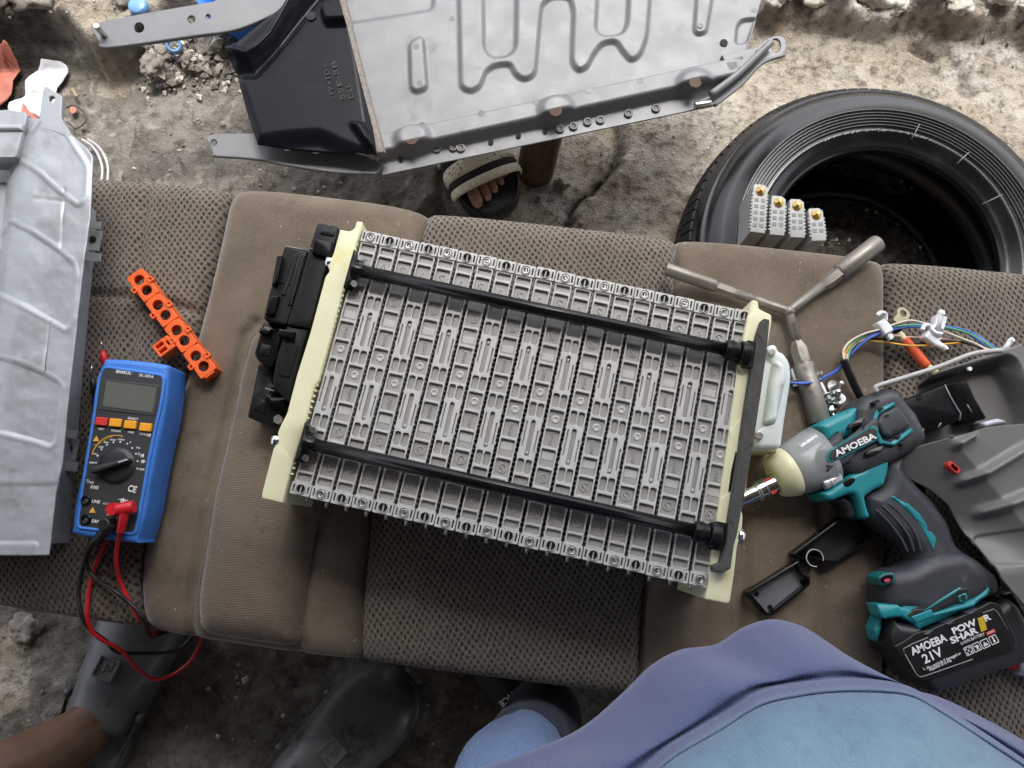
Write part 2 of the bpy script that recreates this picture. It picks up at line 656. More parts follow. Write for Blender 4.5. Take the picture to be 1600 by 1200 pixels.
def ground_material():
    t = NT('worn concrete and earth')
    at = t.n('ShaderNodeVertexColor'); at.layer_name = 'soil'
    sp = t.n('ShaderNodeSeparateColor'); t.l(at.outputs[0], sp.inputs[0])
    big, mid, fine, grit = t.noise(2.2, 5, .6), t.noise(11, 6, .65), t.noise(60, 5, .7), t.noise(260, 3, .7)
    sand = t.mix(t.ramp(mid, [(.35, 0), (.65, 1)]), (.34, .285, .215), (.48, .44, .375))
    grey = t.mix(t.ramp(mid, [(.33, 0), (.66, 1)]), (.15, .137, .117), (.30, .278, .243))
    k = t.math('ADD', sp.outputs[0], t.math('MULTIPLY_ADD', big, .9, -.45))
    c = t.mix(t.ramp(k, [(.35, 0), (.65, 1)]), grey, sand)
    c = t.mix(t.math('MULTIPLY', sp.outputs[2], t.ramp(mid, [(.35, .4), (.6, 1)])), c, (.62, .59, .54))
    c = t.mix(t.ramp(fine, [(.48, 0), (.64, .75)]), c, (.085, .072, .058))
    c = t.mix(t.ramp(grit, [(.6, 0), (.7, .5)]), c, (.52, .47, .4))
    c = t.mix(t.ramp(t.noise(34, 4, .6), [(.58, 0), (.68, .6)]), c, (.46, .42, .36))
    c = t.mix(t.math('MULTIPLY', sp.outputs[1], t.ramp(fine, [(.25, .6), (.55, 1)])), c, (.036, .032, .028))
    h = t.math('ADD', t.math('MULTIPLY', fine, .7), t.math('MULTIPLY', grit, .35))
    h = t.math('ADD', h, t.math('MULTIPLY', mid, .6))
    return t.set(col=c, rough=t.math('MULTIPLY_ADD', fine, .4, .6), nrm=t.bump(h, 1.0, .009), spec=.3)
GROUND = ground_material()

def stone_material(name, a, b):
    t = NT(name)
    c = t.mix(t.ramp(t.noise(20, 6, .65), [(.35, 0), (.65, 1)]), a, b)
    c = t.mix(t.ramp(t.noise(140, 3), [(.6, 0), (.7, .5)]), c, tuple(x * .5 for x in a))
    return t.set(col=c, rough=.9, nrm=t.bump(t.noise(120, 6, .7), .8, .003), spec=.2)
CHALK = stone_material('pale stone', (.5, .46, .38), (.68, .65, .58))
GREYROCK = stone_material('grey stone', (.2, .18, .155), (.34, .31, .27))

def seat_knit():
    t = NT('dotted seat knit')
    a = R_(-8)
    vor = t.n('ShaderNodeTexVoronoi'); vor.inputs['Scale'].default_value = 1; vor.inputs['Randomness'].default_value = .12
    mp = t.n('ShaderNodeMapping'); mp.inputs['Scale'].default_value = (1 / .0050, 1 / .0074, 0)
    mr = t.n('ShaderNodeMapping'); mr.inputs['Rotation'].default_value = (0, 0, R_(45))
    pre = t.coord((1, 1, 0), a)
    wob = t.n('ShaderNodeVectorMath', operation='ADD')
    nz = t.n('ShaderNodeTexNoise'); nz.inputs['Scale'].default_value = 30; t.l(t.tc.outputs['Object'], nz.inputs['Vector'])
    sc = t.n('ShaderNodeVectorMath', operation='SCALE'); sc.inputs['Scale'].default_value = .006; t.l(nz.outputs[1], sc.inputs[0])
    t.l(pre, wob.inputs[0]); t.l(sc.outputs[0], wob.inputs[1])
    t.l(wob.outputs[0], mp.inputs[0]); t.l(mp.outputs[0], mr.inputs[0]); t.l(mr.outputs[0], vor.inputs['Vector'])
    d = t.ramp(vor.outputs['Distance'], [(.16, 1), (.45, 0)])
    n = t.noise(9, 5, .6)
    base = t.mix(t.ramp(n, [(.35, 0), (.65, 1)]), (.090, .072, .054), (.150, .124, .097))
    base = t.mix(t.ramp(t.noise(900, 2), [(.35, 0), (.65, 1)]), base, (.21, .18, .15))
    dk = t.math('MULTIPLY', d, t.ramp(t.noise(60, 3), [(.3, .55), (.6, 1)]))
    c = t.mix(t.math('MULTIPLY', dk, .95), base, (.016, .012, .0095))
    h = t.math('MULTIPLY_ADD', d, -1, 1)
    h = t.math('ADD', h, t.math('MULTIPLY', t.noise(700, 2), .35))
    return t.set(col=c, rough=.95, nrm=t.bump(h, .85, .0014), spec=.15, sheen=.25)
def seat_velvet(name, rib):
    t = NT(name)
    n = t.noise(7, 6, .62, dist=.6)
    c = t.mix(t.ramp(n, [(.28, 0), (.72, 1)]), (.100, .076, .053), (.235, .188, .140))
    c = t.mix(t.ramp(t.noise(3.2, 4, .6), [(.35, .55), (.6, 0)]), c, (.078, .059, .043))
    c = t.mix(t.ramp(t.noise(28, 5, .7), [(.54, 0), (.72, .75)]), c, (.07, .054, .042))
    c = t.mix(t.ramp(t.noise(1100, 2), [(.4, 0), (.7, .4)]), c, (.3, .25, .2))
    c = t.mix(t.ramp(t.noise(190, 1, .5), [(.765, 0), (.78, .8)]), c, (.42, .39, .35))
    h = t.math('ADD', t.noise(500, 3, .7), t.math('MULTIPLY', t.noise(60, 4), .9))
    h = t.math('ADD', h, t.math('MULTIPLY', t.noise(18, 4, .6, dist=1.2), 2.2))
    b1 = t.bump(h, .45, .0012)
    if rib:
        w = t.n('ShaderNodeTexWave', wave_type='BANDS', bands_direction='Y')
        w.inputs['Scale'].default_value = 125; w.inputs['Distortion'].default_value = 1.2; w.inputs['Detail Scale'].default_value = 3
        t.l(t.coord((1, 1, 0), R_(-6)), w.inputs['Vector'])
        b1 = t.bump(w.outputs[1], .5, .0008, b1)
        c = t.mix(t.math('MULTIPLY', t.ramp(w.outputs[1], [(.1, 1), (.5, 0)]), .35), c, (.06, .047, .036))
    b = t.set(col=c, rough=.95, nrm=b1, spec=.12, sheen=.5, sheenr=.4)
    return b
KNIT, VELVET, RIBBED = seat_knit(), seat_velvet('seat velvet', False), seat_velvet('ribbed seat cloth', True)

# ------------------------------------------------------------------ ground
def ground():
    xs = np.concatenate([np.linspace(-9, -1.35, 30)[:-1], np.linspace(-1.35, 1.35, 420), np.linspace(1.35, 9, 30)[1:]])
    ys = np.concatenate([np.linspace(-7, -.6, 26)[:-1], np.linspace(-.6, 1.35, 310), np.linspace(1.35, 9, 30)[1:]])
    X, Y = np.meshgrid(xs, ys, indexing='ij')
    wx, wy = X + .02 * (fbm(X * 9, Y * 9) - .5) * 2, Y + .02 * (fbm(X * 9 + 40, Y * 9) - .5) * 2
    wx, wy = wx + .008 * (fbm(X * 40, Y * 40 + 9) - .5) * 2, wy + .008 * (fbm(X * 40 + 40, Y * 40) - .5) * 2
    near = 1 - sstep(1.3, 2.2, np.hypot(X, Y - .3))
    Z = (fbm(X * 2, Y * 2) - .5) * .03 + (fbm(X * 12, Y * 12, 5, .6) - .5) * .03 * near + (fbm(X * 60, Y * 60, 4, .6) - .5) * .006 * near
    # broken slab on the far left of the seat, with a gutter beside it
    slab = P2([(243, 66), (300, 55), (420, 20), (640, -120), (720, 120), (700, 330), (600, 420), (185, 420), (196, 275), (232, 170)], .02)
    s = sdist(wx, wy, slab)
    Z += .05 * sstep(.006, -.010, s) * (1 + .35 * (fbm(X * 7, Y * 7 + 3) - .5))
    gut = P2([(-400, 60), (60, 85), (150, 92), (243, 66), (232, 170), (196, 275), (185, 420), (-400, 420)], 0)
    g = sdist(wx, wy, gut)
    flat = sstep(.01, -.02, g)
    Z = Z * (1 - .75 * flat) - .03 * flat
    # rough ledge above the gutter on the left
    up = P2([(-400, -300), (620, -300), (520, -60), (330, 0), (240, 60), (150, 92), (100, 45), (-60, 60), (-400, 90)], .03)
    u = sdist(wx, wy, up)
    Z += sstep(.012, -.02, u) * (.05 + .05 * (fbm(X * 18, Y * 18 + 3, 6, .62) - .35))
    # rubble lying between ledge and slab
    rub = P2([(245, 70), (385, 40), (372, 118), (300, 135), (245, 150)], .03)
    r = sdist(wx, wy, rub)
    Z += sstep(.02, -.02, r) * .06 * (fbm(X * 30, Y * 30 + 3, 5, .62) - .35)
    # ragged rubble bank beyond the tyre
    bank = P2([(1180, -300), (2100, -300), (2100, 80), (1620, 62), (1560, 56), (1500, 50), (1430, 40), (1380, 44), (1300, 34), (1240, 28), (1180, 24)], .03)
    b = sdist(wx, wy, bank)
    Z += sstep(.012, -.012, b) * (.03 + .09 * (fbm(X * 16, Y * 16 + 8, 6, .62) - .38))
    # worn top layer broken off along a crack by the wooden post
    lay = P2([(930, 150), (962, 170), (968, 250), (958, 290), (905, 332), (860, 420), (1700, 420), (2300, 420), (2300, -350), (930, -350)], .01)
    q = sdist(wx, wy, lay)
    Z += .018 * sstep(.004, -.006, q)
    crack = np.exp(-(q / .007) ** 2)
    Z -= .014 * crack
    # a chipped hole and grooves in the bright floor
    hole = P2([(1432, 76), (1450, 74), (1476, 92), (1470, 98), (1446, 88)], .02)
    hd = sdist(wx, wy, hole)
    Z -= .02 * sstep(.008, -.006, hd)
    # small cracks
    cr = np.abs(fbm(X * 3.1 + 3, Y * 3.1, 4) - .5)
    ck = np.exp(-(cr / .004) ** 2) * sstep(.45, .6, fbm(X * 1.3, Y * 1.3 + 30, 3))
    Z -= .006 * ck * near
    mb = MB()
    mb.grid(X, Y, Z)
    o = obj('ground', mb, GROUND)
    sand = sstep(-.25, .42, Y - .25 + .75 * X) * 1.0 + .08
    sand = np.maximum(sand * (1 - flat), .0)
    lsl = sstep(.02, -.02, s) * .30
    sand = np.where(lsl > 0, np.maximum(sand * .4, lsl), sand)
    ll = sstep(.02, -.03, u)
    sand = np.maximum(sand, ll * .7)
    yb = P2([(122, 100), (188, 96), (190, 128), (182, 134), (124, 130)], 0)
    sand = np.maximum(sand, sstep(.012, -.01, sdist(wx, wy, yb)) * 1.1)
    yb2 = P2([(-60, 965), (36, 985), (40, 1100), (-60, 1120)], 0)
    sand = np.maximum(sand, sstep(.012, -.01, sdist(wx, wy, yb2)) * 1.2)
    dark = np.clip(crack * .8 + ck * .8 + sstep(.006, -.004, hd) * .55, 0, 1) + sstep(.02, -.0, np.abs(u + .012)) * .75 * sstep(.48, .56, fbm(X * 8, Y * 8))
    soot = P2([(-60, 60), (100, 45), (110, 75), (60, 100), (20, 170), (-60, 180)], 0)
    dark = np.maximum(dark, sstep(.02, -.02, sdist(wx, wy, soot)) * .85)
    dark = np.maximum(dark, sstep(.25, .20, np.hypot(X - .513, Y - .372)) * 1.0)        # shade inside the tyre, put into the ground colour
    dark = np.maximum(dark, sstep(.4, .75, fbm(X * 3 + 9, Y * 3, 4)) * .12 * sstep(.25, -.1, Y))
    white = sstep(.012, -.03, b) * .8
    chalk = P2([(1490, 66), (1600, 60), (1620, 110), (1560, 150), (1520, 140), (1495, 105)], .02)
    white = np.maximum(white, sstep(.02, -.03, sdist(wx, wy, chalk)) * sstep(.4, .6, fbm(X * 50, Y * 50, 3)) * .8)
    draw = P2([(125, 150), (195, 148), (200, 200), (190, 262), (140, 262), (120, 200)], 0)
    white = np.maximum(white, sstep(.01, -.01, sdist(wx, wy, draw)) * np.exp(-((fbm(X * 16, Y * 16, 3) - .5) / .018) ** 2) * .75)
    cl = o.data.color_attributes.new('soil', 'FLOAT_COLOR', 'POINT')
    buf = np.ones((X.size, 4), np.float32)
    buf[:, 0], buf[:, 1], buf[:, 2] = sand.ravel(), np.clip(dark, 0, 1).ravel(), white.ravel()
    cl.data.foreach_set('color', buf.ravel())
    tag(o, kind='structure')
    def hz(x, y):
        i = int(np.clip(np.searchsorted(xs, x), 0, len(xs) - 1)); j = int(np.clip(np.searchsorted(ys, y), 0, len(ys) - 1))
        return float(Z[i, j])
    return hz
HZ = ground()

# loose stones, each its own
def rock(name, u, v, size, mat, label, group=None, flat=.6, seed=0, z=None):
    p = P(u, v, .02)
    p.z = HZ(p.x, p.y)
    bm = bmesh.new()
    bmesh.ops.create_icosphere(bm, subdivisions=4, radius=1)
    rs = random.Random(seed)
    off = Vector((rs.random() * 50, rs.random() * 50, rs.random() * 50))
    st = (1, .7 + rs.random() * .4, flat)
    for w in bm.verts:
        n = w.co.normalized()
        r = 1 + .5 * noise.noise(n * 1.3 + off) + .25 * noise.noise(n * 3.1 + off) + .10 * noise.noise(n * 8 + off) + .05 * noise.noise(n * 19 + off)
        w.co = Vector((n.x * r * st[0], n.y * r * st[1], n.z * r * st[2])) * size
    mb = MB(); mb.bm.free(); mb.bm = bm
    for fc in bm.faces: fc.smooth = True
    bmesh.ops.rotate(bm, verts=bm.verts, matrix=Matrix.Rotation(rs.random() * 6.28, 3, 'Z'))
    o = obj(name, mb, mat)
    o.location = p + Vector((0, 0, size * flat * .45))
    tag(o, label, 'stone', group)
    return o
for i, (u, v, s, lab) in enumerate([
        (1262, 8, .03, 'chalky pale rock in the rubble bank beside the metal tray corner'),
        (1300, 14, .02, 'small round pale rock in the rubble bank, next to the chalky one'),
        (1345, 6, .035, 'large pale rock at the middle of the rubble bank above the tyre'),
        (1385, 28, .018, 'small pale rock at the lower lip of the rubble bank above the tyre'),
        (1440, 12, .03, 'broad pale rock in the rubble bank right of the dark hole'),
        (1472, 36, .022, 'wedge shaped pale rock at the edge of the rubble bank'),
        (1530, 20, .03, 'pale rock in the rubble bank near the upper right corner'),
        (1583, 40, .02, 'pale rock lowest at the right end of the rubble bank'),
        (1204, 12, .024, 'whitish rock lying just past the top corner of the metal tray')]):
    rock('rubble_stone', u, v, s, CHALK, lab, 'pale stones in the rubble bank', .55, i)
for i, (u, v, s, fl, lab) in enumerate([
        (268, 98, .020, .6, 'grey stone lump left of the pale blue plastic ring'),
        (300, 66, .020, .7, 'grey stone under the end of the long steel bracket arm'),
        (345, 92, .024, .6, 'pitted grey stone between the blue ring and the black cover'),
        (262, 132, .018, .6, 'grey stone wedged at the corner of the broken slab'),
        (310, 120, .014, .6, 'small grey stone below the pale blue plastic ring'),
        (20, 20, .036, .5, 'sandy grey rock at the top left corner of the yard'),
        (75, 12, .035, .5, 'grey brown rock on the top left ledge, right of the corner rock'),
        (215, 14, .03, .5, 'grey rock on the ledge above the bracket arm tip'),
        (878, 283, .012, .8, 'small dark stone chip beside the wooden post'),
        (25, 985, .02, .5, 'small grey stone under the lower left edge of the seat'),
        (440, 1000, .012, .6, 'small stone chip left of the right black clog, by the seat edge'),
        (640, 1062, .014, .6, 'pebble just right of the toe of the right black clog')]):
    rock('loose_stone', u, v, s, GREYROCK, lab, 'loose grey stones on the ground', fl, 40 + i)

# gravel and crumbs
def gravel():
    rs = random.Random(3)
    mb = MB()
    rub = [P(u, v, .03) for u, v in ((290, 100), (330, 75), (360, 105), (270, 75), (320, 125), (250, 110))]
    for k in range(4200):
        x, y = rs.uniform(-1.05, 1.05), rs.uniform(-.42, 1.05)
        big = k % 8 == 0
        if big:
            c = rs.choice(rub); x, y = c.x + rs.gauss(0, .028), c.y + rs.gauss(0, .022)
        if fbm(np.array([x * 4.0]), np.array([y * 4.0 + 7]))[0] < .5 and rs.random() < .8 and not big: continue
        s = rs.uniform(.0012, .0045) * (1.6 if rs.random() < .08 else 1) * (1.9 if big else 1)
        M = Matrix.Translation((x, y, HZ(x, y) + s * .25)) @ Matrix.Rotation(rs.random() * 6, 4, 'Z') @ Matrix.Rotation(rs.random(), 4, 'X')
        mb.mi = 0 if rs.random() < .55 else 1
        vs = [mb.v(M @ Vector((a * s * rs.uniform(.7, 1.3), b * s * rs.uniform(.6, 1.2), c * s * .7))) for a, b, c in ((1, 0, 0), (0, 1, 0), (-1, 0, 0), (0, -1, 0), (0, 0, 1), (0, 0, -1))]
        for a, b in ((0, 1), (1, 2), (2, 3), (3, 0)):
            mb.f([vs[a], vs[b], vs[4]], False); mb.f([vs[b], vs[a], vs[5]], False)
    tag(obj('gravel', mb, [GREYROCK, CHALK]), kind='stuff')
gravel()

# ------------------------------------------------------------------ unseen roof, added to shade the yard
SHADE_ROOFM = pm('unseen shade roof sheet', (.11, .10, .095), .7, .1)
UNSEEN_WALLM = pm('unseen rendered wall', (.3, .27, .23), .9)
def roof():
    t = thing('shade_roof', 'grey corrugated roof, unseen, added to shade the work place', 'roof', (0, -2, 2.5))
    mb = MB()
    n = 160
    xs = np.linspace(-6, 6, n); ys = np.array([-5.0, ROOF_EDGE])
    X, Y = np.meshgrid(xs, ys, indexing='ij')
    Z = 2.55 + .02 * np.sin(X * 40) + (Y - ROOF_EDGE) * -.04
    mb.grid(X, Y, Z)
    obj('shade_roof_sheet', mb, SHADE_ROOFM, t, solid=.002)
    mb = MB()
    for x in (-5.6, 5.6):
        mb.cyl((x, -4.6, 0), (x, -4.6, 2.6), .05); mb.cyl((x, ROOF_EDGE - .2, 0), (x, ROOF_EDGE - .2, 2.5), .05)
    obj('shade_roof_post', mb, STEEL, t)
    w = MB(); w.box((0, -3.6, 1.25), (12, .15, 2.5))  # unseen wall, added behind the camera to close off the sky
    o = obj('unseen_back_wall', w, UNSEEN_WALLM); tag(o, kind='structure')
ROOF_EDGE = 1.35
roof()

# ------------------------------------------------------------------ the car seat everything lies on
SZ = .300
def along(line, t):
    """Point at share t of a polyline by length."""
    L = [Vector(p) for p in line]
    d = [0]
    for a, b in zip(L[:-1], L[1:]): d.append(d[-1] + (b - a).length)
    s = t * d[-1]
    for i in range(len(L) - 1):
        if s <= d[i + 1] or i == len(L) - 2:
            return L[i].lerp(L[i + 1], (s - d[i]) / (d[i + 1] - d[i]))
def cushion(name, mat, parent, Lp, Rp, n=40, m=110, crown=.008, lift=0.0, seed=0, edge=.05, creases=(), edge_r=.012):
    Lw = smooth([P(u, v, SZ) for u, v in Lp], 8, False); Rw = smooth([P(u, v, SZ) for u, v in Rp], 8, False)
    X, Y, Z = (np.zeros((n + 1, m + 1)) for _ in range(3))
    for j in range(m + 1):
        a, b = along(Lw, j / m), along(Rw, j / m)
        for i in range(n + 1):
            p = a.lerp(b, i / n)
            X[i, j], Y[i, j] = p.x, p.y
    S = np.linspace(0, 1, n + 1)[:, None]; T = np.linspace(0, 1, m + 1)[None, :]
    w = np.abs(X[-1] - X[0]).mean(); h = np.abs(Y[:, 0] - Y[:, -1]).mean()
    ex = np.minimum(S, 1 - S) * w; ey = np.minimum(T, 1 - T) * h
    roll = lambda d, r: np.where(d < r, r - np.sqrt(np.maximum(r * r - (r - d) ** 2, 0)), 0)
    Z = SZ + lift + crown * (1 - (2 * S - 1) ** 4) - crown - roll(ex, edge_r) * .7 - roll(ey, .03) * .6
    Z += (fbm(X * 9 + seed, Y * 9, 4) - .5) * .010 * np.minimum(1, np.minimum(ex, ey) / .03) + (fbm(X * 30 + seed, Y * 30, 3) - .5) * .0014
    for line in creases:
        Z -= .007 * np.exp(-(pdist(X, Y, [P(u, v, SZ).xy for u, v in line]) / .0055) ** 2)
    mb = MB()
    mb.grid(X, Y, Z)
    # walls down to the foam's underside
    ring = [(i, 0) for i in range(n + 1)] + [(n, j) for j in range(1, m + 1)] + [(i, m) for i in range(n - 1, -1, -1)] + [(0, j) for j in range(m - 1, 0, -1)]
    top = [Vector((X[i, j], Y[i, j], Z[i, j])) for i, j in ring]
    c = sum(top, Vector()) / len(top)
    R = [top]
    for dz, ins in ((.02, 0), (.07, .002), (.115, .004), (.135, .016)):
        R.append([Vector((p.x + (c.x - p.x) * ins, p.y + (c.y - p.y) * ins, min(p.z, SZ + lift - .018) - dz)) for p in top])
    mb.rings(R, True, False, True)
    bmesh.ops.remove_doubles(mb.bm, verts=mb.bm.verts, dist=1e-6)
    return obj(name, mb, mat, parent)
def seat():
    t = thing('seat_cushion', 'long brown car rear seat cushion of velvet and dotted knit, used as a bench', 'car seat', P(800, 690, 0))
    r0 = [(-70, 255), (-70, 600), (-70, 940)]
    r1 = [(352, 285), (322, 420), (286, 560), (237, 740), (207, 880), (210, 984)]
    r2 = [(668, 322), (628, 500), (592, 700), (570, 880), (560, 1036)]
    r3 = [(1062, 365), (1045, 600), (1018, 850), (1006, 960), (1000, 1092)]
    r4 = [(1392, 400), (1393, 620), (1393, 870), (1392, 1180)]
    r5 = [(1720, 432), (1722, 700), (1724, 900), (1730, 1240)]
    cushion('knit_panel', KNIT, t, r0, r1, 60, 150, .010, 0, 1, creases=[[(60, 452), (125, 458), (200, 462), (245, 468), (296, 482)], [(228, 285), (215, 420), (196, 620), (170, 960)]])
    cushion('velvet_panel', VELVET, t, r1, r2, 70, 150, .022, .008, 2, creases=[[(402, 506), (386, 526), (366, 600), (366, 612), (330, 765), (300, 940), (298, 1010)], [(466, 1020), (470, 960), (490, 830)]], edge_r=.022)
    cushion('knit_panel', KNIT, t, r2, r3, 44, 120, .008, .0, 3)
    cushion('velvet_panel', VELVET, t, r3, r4, 60, 120, .012, .004, 4, edge_r=.016, creases=[[(1280, 780), (1281, 960), (1281, 1180)], [(1165, 690), (1160, 1100)]])
    cushion('knit_panel', KNIT, t, r4, r5, 44, 120, .010, .002, 5)
    # folding arm rest set into the left velvet panel
    out = P2([(402, 508), (440, 497), (520, 505), (560, 560), (520, 720), (486, 830), (463, 1006), (444, 1014), (320, 996), (305, 984), (302, 940), (330, 765), (366, 612), (366, 600), (386, 528)], SZ + .02)
    out = smooth(rnd(out, .016, 4), 2)
    mb = MB(); mb.pillow(out, SZ - .10, SZ + .030, .030)
    obj('arm_rest', mb, RIBBED, t, auto=70)
    for u, v in ((-20, 330), (-20, 880), (560, 420), (560, 950), (1050, 450), (1050, 1010), (1640, 520), (1640, 1100)):
        p = P(u, v, SZ); mb = MB(); mb.box((p.x, p.y, .085), (.05, .05, .17)); obj('leg', mb, STEEL, t)
seat()
# ------------------------------------------------------------------ the battery pack
CELL = pm('grey module plastic', (.37, .363, .348), .42, var=.05, vs=40, bump=.12, bs=700, bd=.0003, dirt=((.27, .262, .245), .36, 30), rnd_=.22)
CREAM = pm('cream nylon', (.72, .70, .47), .42, var=.07, vs=14, bump=.05, dirt=((.68, .62, .22), .42, 12), sss=.0)
FOAM = pm('charcoal foam', (.07, .068, .064), .95, var=.5, vs=900, bump=.8, bs=1200, bd=.001)
RIDGE = pm('pale module ridges', (.52, .512, .492), .36, var=.07, vs=60, bump=.08, bs=700, bd=.0003, dirt=((.36, .355, .34), .3, 45), rnd_=.16)  # lighter grey for the raised ribs, tabs and marks
PANG = R_(-12.6)
PCX, PCY = .0152, .1243
PITCH_M, LM = .0202, .272
def cell_mesh():
    """One prismatic module seen on its narrow face; x across, y along, z = 0 at its upper face (metres)."""
    mm = .001
    W = 16.9
    top = LM * 500
    def yy(d): return top - d * .971
    def R(d0, d1, x0=-W / 2 + 1.5, x1=W / 2 - 1.5, r=1.5):
        return rrect((x0 + x1) / 2 * mm, (yy(d0) + yy(d1)) / 2 * mm, (x1 - x0) * mm, abs(yy(d0) - yy(d1)) * mm, r * mm, 3)
    holes = [R(14, 21.5), R(24, 43.5), R(47, 57)]
    holes += [R(60, 77.5), R(80, 97.5), R(100, 117.5), R(120, 137.5)]
    for a, b in ((140, 154.5), (198, 212)):
        holes += [R(a, b, -W / 2 + 1.5, -.7, 2.4), R(a, b, .7, W / 2 - 1.5, 2.4)]
    holes += [R(158, 195, -2.1, 2.1, 2.0), R(160, 186, -6.6, -5.6, .4), R(168, 190, 5.6, 6.6, .4)]
    holes += [R(215, 232), R(236.5, 256), R(258.5, 266)]
    W2 = W / 2
    outline = [(-W2, yy(12.5)), (W2, yy(12.5)), (W2, yy(267.5)), (-W2, yy(267.5))]
    frame = curve_plate([(x * mm, y * mm) for x, y in rnd(outline[::-1], .8)], holes, -.0034, 0, .00055)
    mb = MB()
    mb.mi = 2; mb.add(frame); mb.mi = 0
    mb.box((0, 0, -.0617), (W * mm, (yy(12) - yy(268)) * mm, .1165))           # the cell case below the ribs
    # end tabs, each with a terminal bore and two slots
    for s in (1, -1):
        cy = (top - 6.2 * .971) * s
        tab = rrect(0, cy * mm, 19.4 * mm, 12.2 * mm, 1.4 * mm)
        sl = [rrect(-7.1 * mm, cy * mm, 1.3 * mm, 7 * mm, .3 * mm), rrect(7.1 * mm, cy * mm, 1.3 * mm, 7 * mm, .3 * mm), circ(0, cy * mm, 4.1 * mm, 20)]
        mb.mi = 2; mb.add(curve_plate(tab, sl, -.004, .0012, .0006))
        mb.mi = 1
        mb.box((0, cy * mm, -.0045), (18 * mm, 11 * mm, .001))
        mb.mi = 0
        rg = curve_plate(circ(0, cy * mm, 5.1 * mm, 24), [circ(0, cy * mm, 4.1 * mm, 24)], .0008, .0024, .0004)
        mb.add(rg)
        for sx in (-1, 1):                                                       # bumps that keep the modules apart
            for k in range(52):
                y = (-124 + k * 248 / 51) * mm
                mb.box((sx * (W2 + .5) * mm, y, -.006), (1.2 * mm, 1.2 * mm, .002)) if s == 1 else None
    # snap hooks beside the long groove
    for d, x in ((157, -W2), (170, W2), (176, -W2), (188, W2), (194, -W2), (156, W2)):
        mb.box((x * mm, yy(d) * mm, -.0016), (1.6 * mm, 3 * mm, .002))
    fl = -.00345
    mb.mi = 2
    def ring(x, y, r, w=.45):
        mb.add(curve_plate(circ(x * mm, y * mm, r * mm, 18), [circ(x * mm, y * mm, (r - w) * mm, 18)], fl, fl + .0012, 0))
    def bar(x0, y0, x1, y1, w=.55, h=.0012):
        a, b = Vector((x0, y0)), Vector((x1, y1)); d = b - a
        mb.box(((x0 + x1) / 2 * mm, (y0 + y1) / 2 * mm, fl + h / 2), (d.length * mm, w * mm, h), math.atan2(d.y, d.x))
    for d in (33.5, 68.5):                                                       # prohibition marks
        ring(0, yy(d), 4.3); bar(-2.6, yy(d) + 2.6, 2.6, yy(d) - 2.6, .6); bar(-1.5, yy(d) - 1.5, -.2, yy(d) + 2.2); bar(.4, yy(d) - 2.2, 2, yy(d) + .6)
    y = yy(246)                                                                  # warning triangle
    bar(-4, y + 3.4, 4, y + 3.4); bar(-4, y + 3.4, 0, y - 4.2); bar(4, y + 3.4, 0, y - 4.2); bar(0, y + 2, 0, y - 1.2, .8)
    for k in range(6):                                                           # raised marking in the text pocket
        q = yy(108.7) + (k - 2.5) * 2.1
        bar(-1.6, q - .7, 1.6, q - .7, .4); bar(-1.6, q + .4, 1.6, q - .7, .4); bar((-1.6 if k % 2 else 1.6), q - .7, (-1.6 if k % 2 else 1.6), q + .5, .4)
    y = yy(128.7)                                                                # moulded dimple
    mb.xf = Matrix.Translation((.0, y * mm, fl))
    mb.lathe([(.0042, 0), (.0036, .0009), (.0026, .0012), (.0016, .0003), (.0, .0001)], 16)
    mb.xf = Matrix()
    mb.box((0, yy(88) * mm - .003, fl + .0002), (.0118, .0072, .0005))
    mb.xf = Matrix.Translation((0, yy(191) * mm, fl)); mb.lathe([(.0018, 0), (.0014, .0012), (0, .0016)], 12); mb.xf = Matrix()
    return mb
def screw_mesh(name):
    mb = MB()
    mb.lathe([(.0, -.0022), (.0008, -.0022), (.0012, -.0005), (.0022, -.0004), (.0024, .0004), (.0030, .0009), (.0036, .0006), (.0039, -.0004), (.0039, -.003)], 20)
    mb.box((.0004, 0, -.0003), (.0007, .0036, .0008), .5)
    return mb
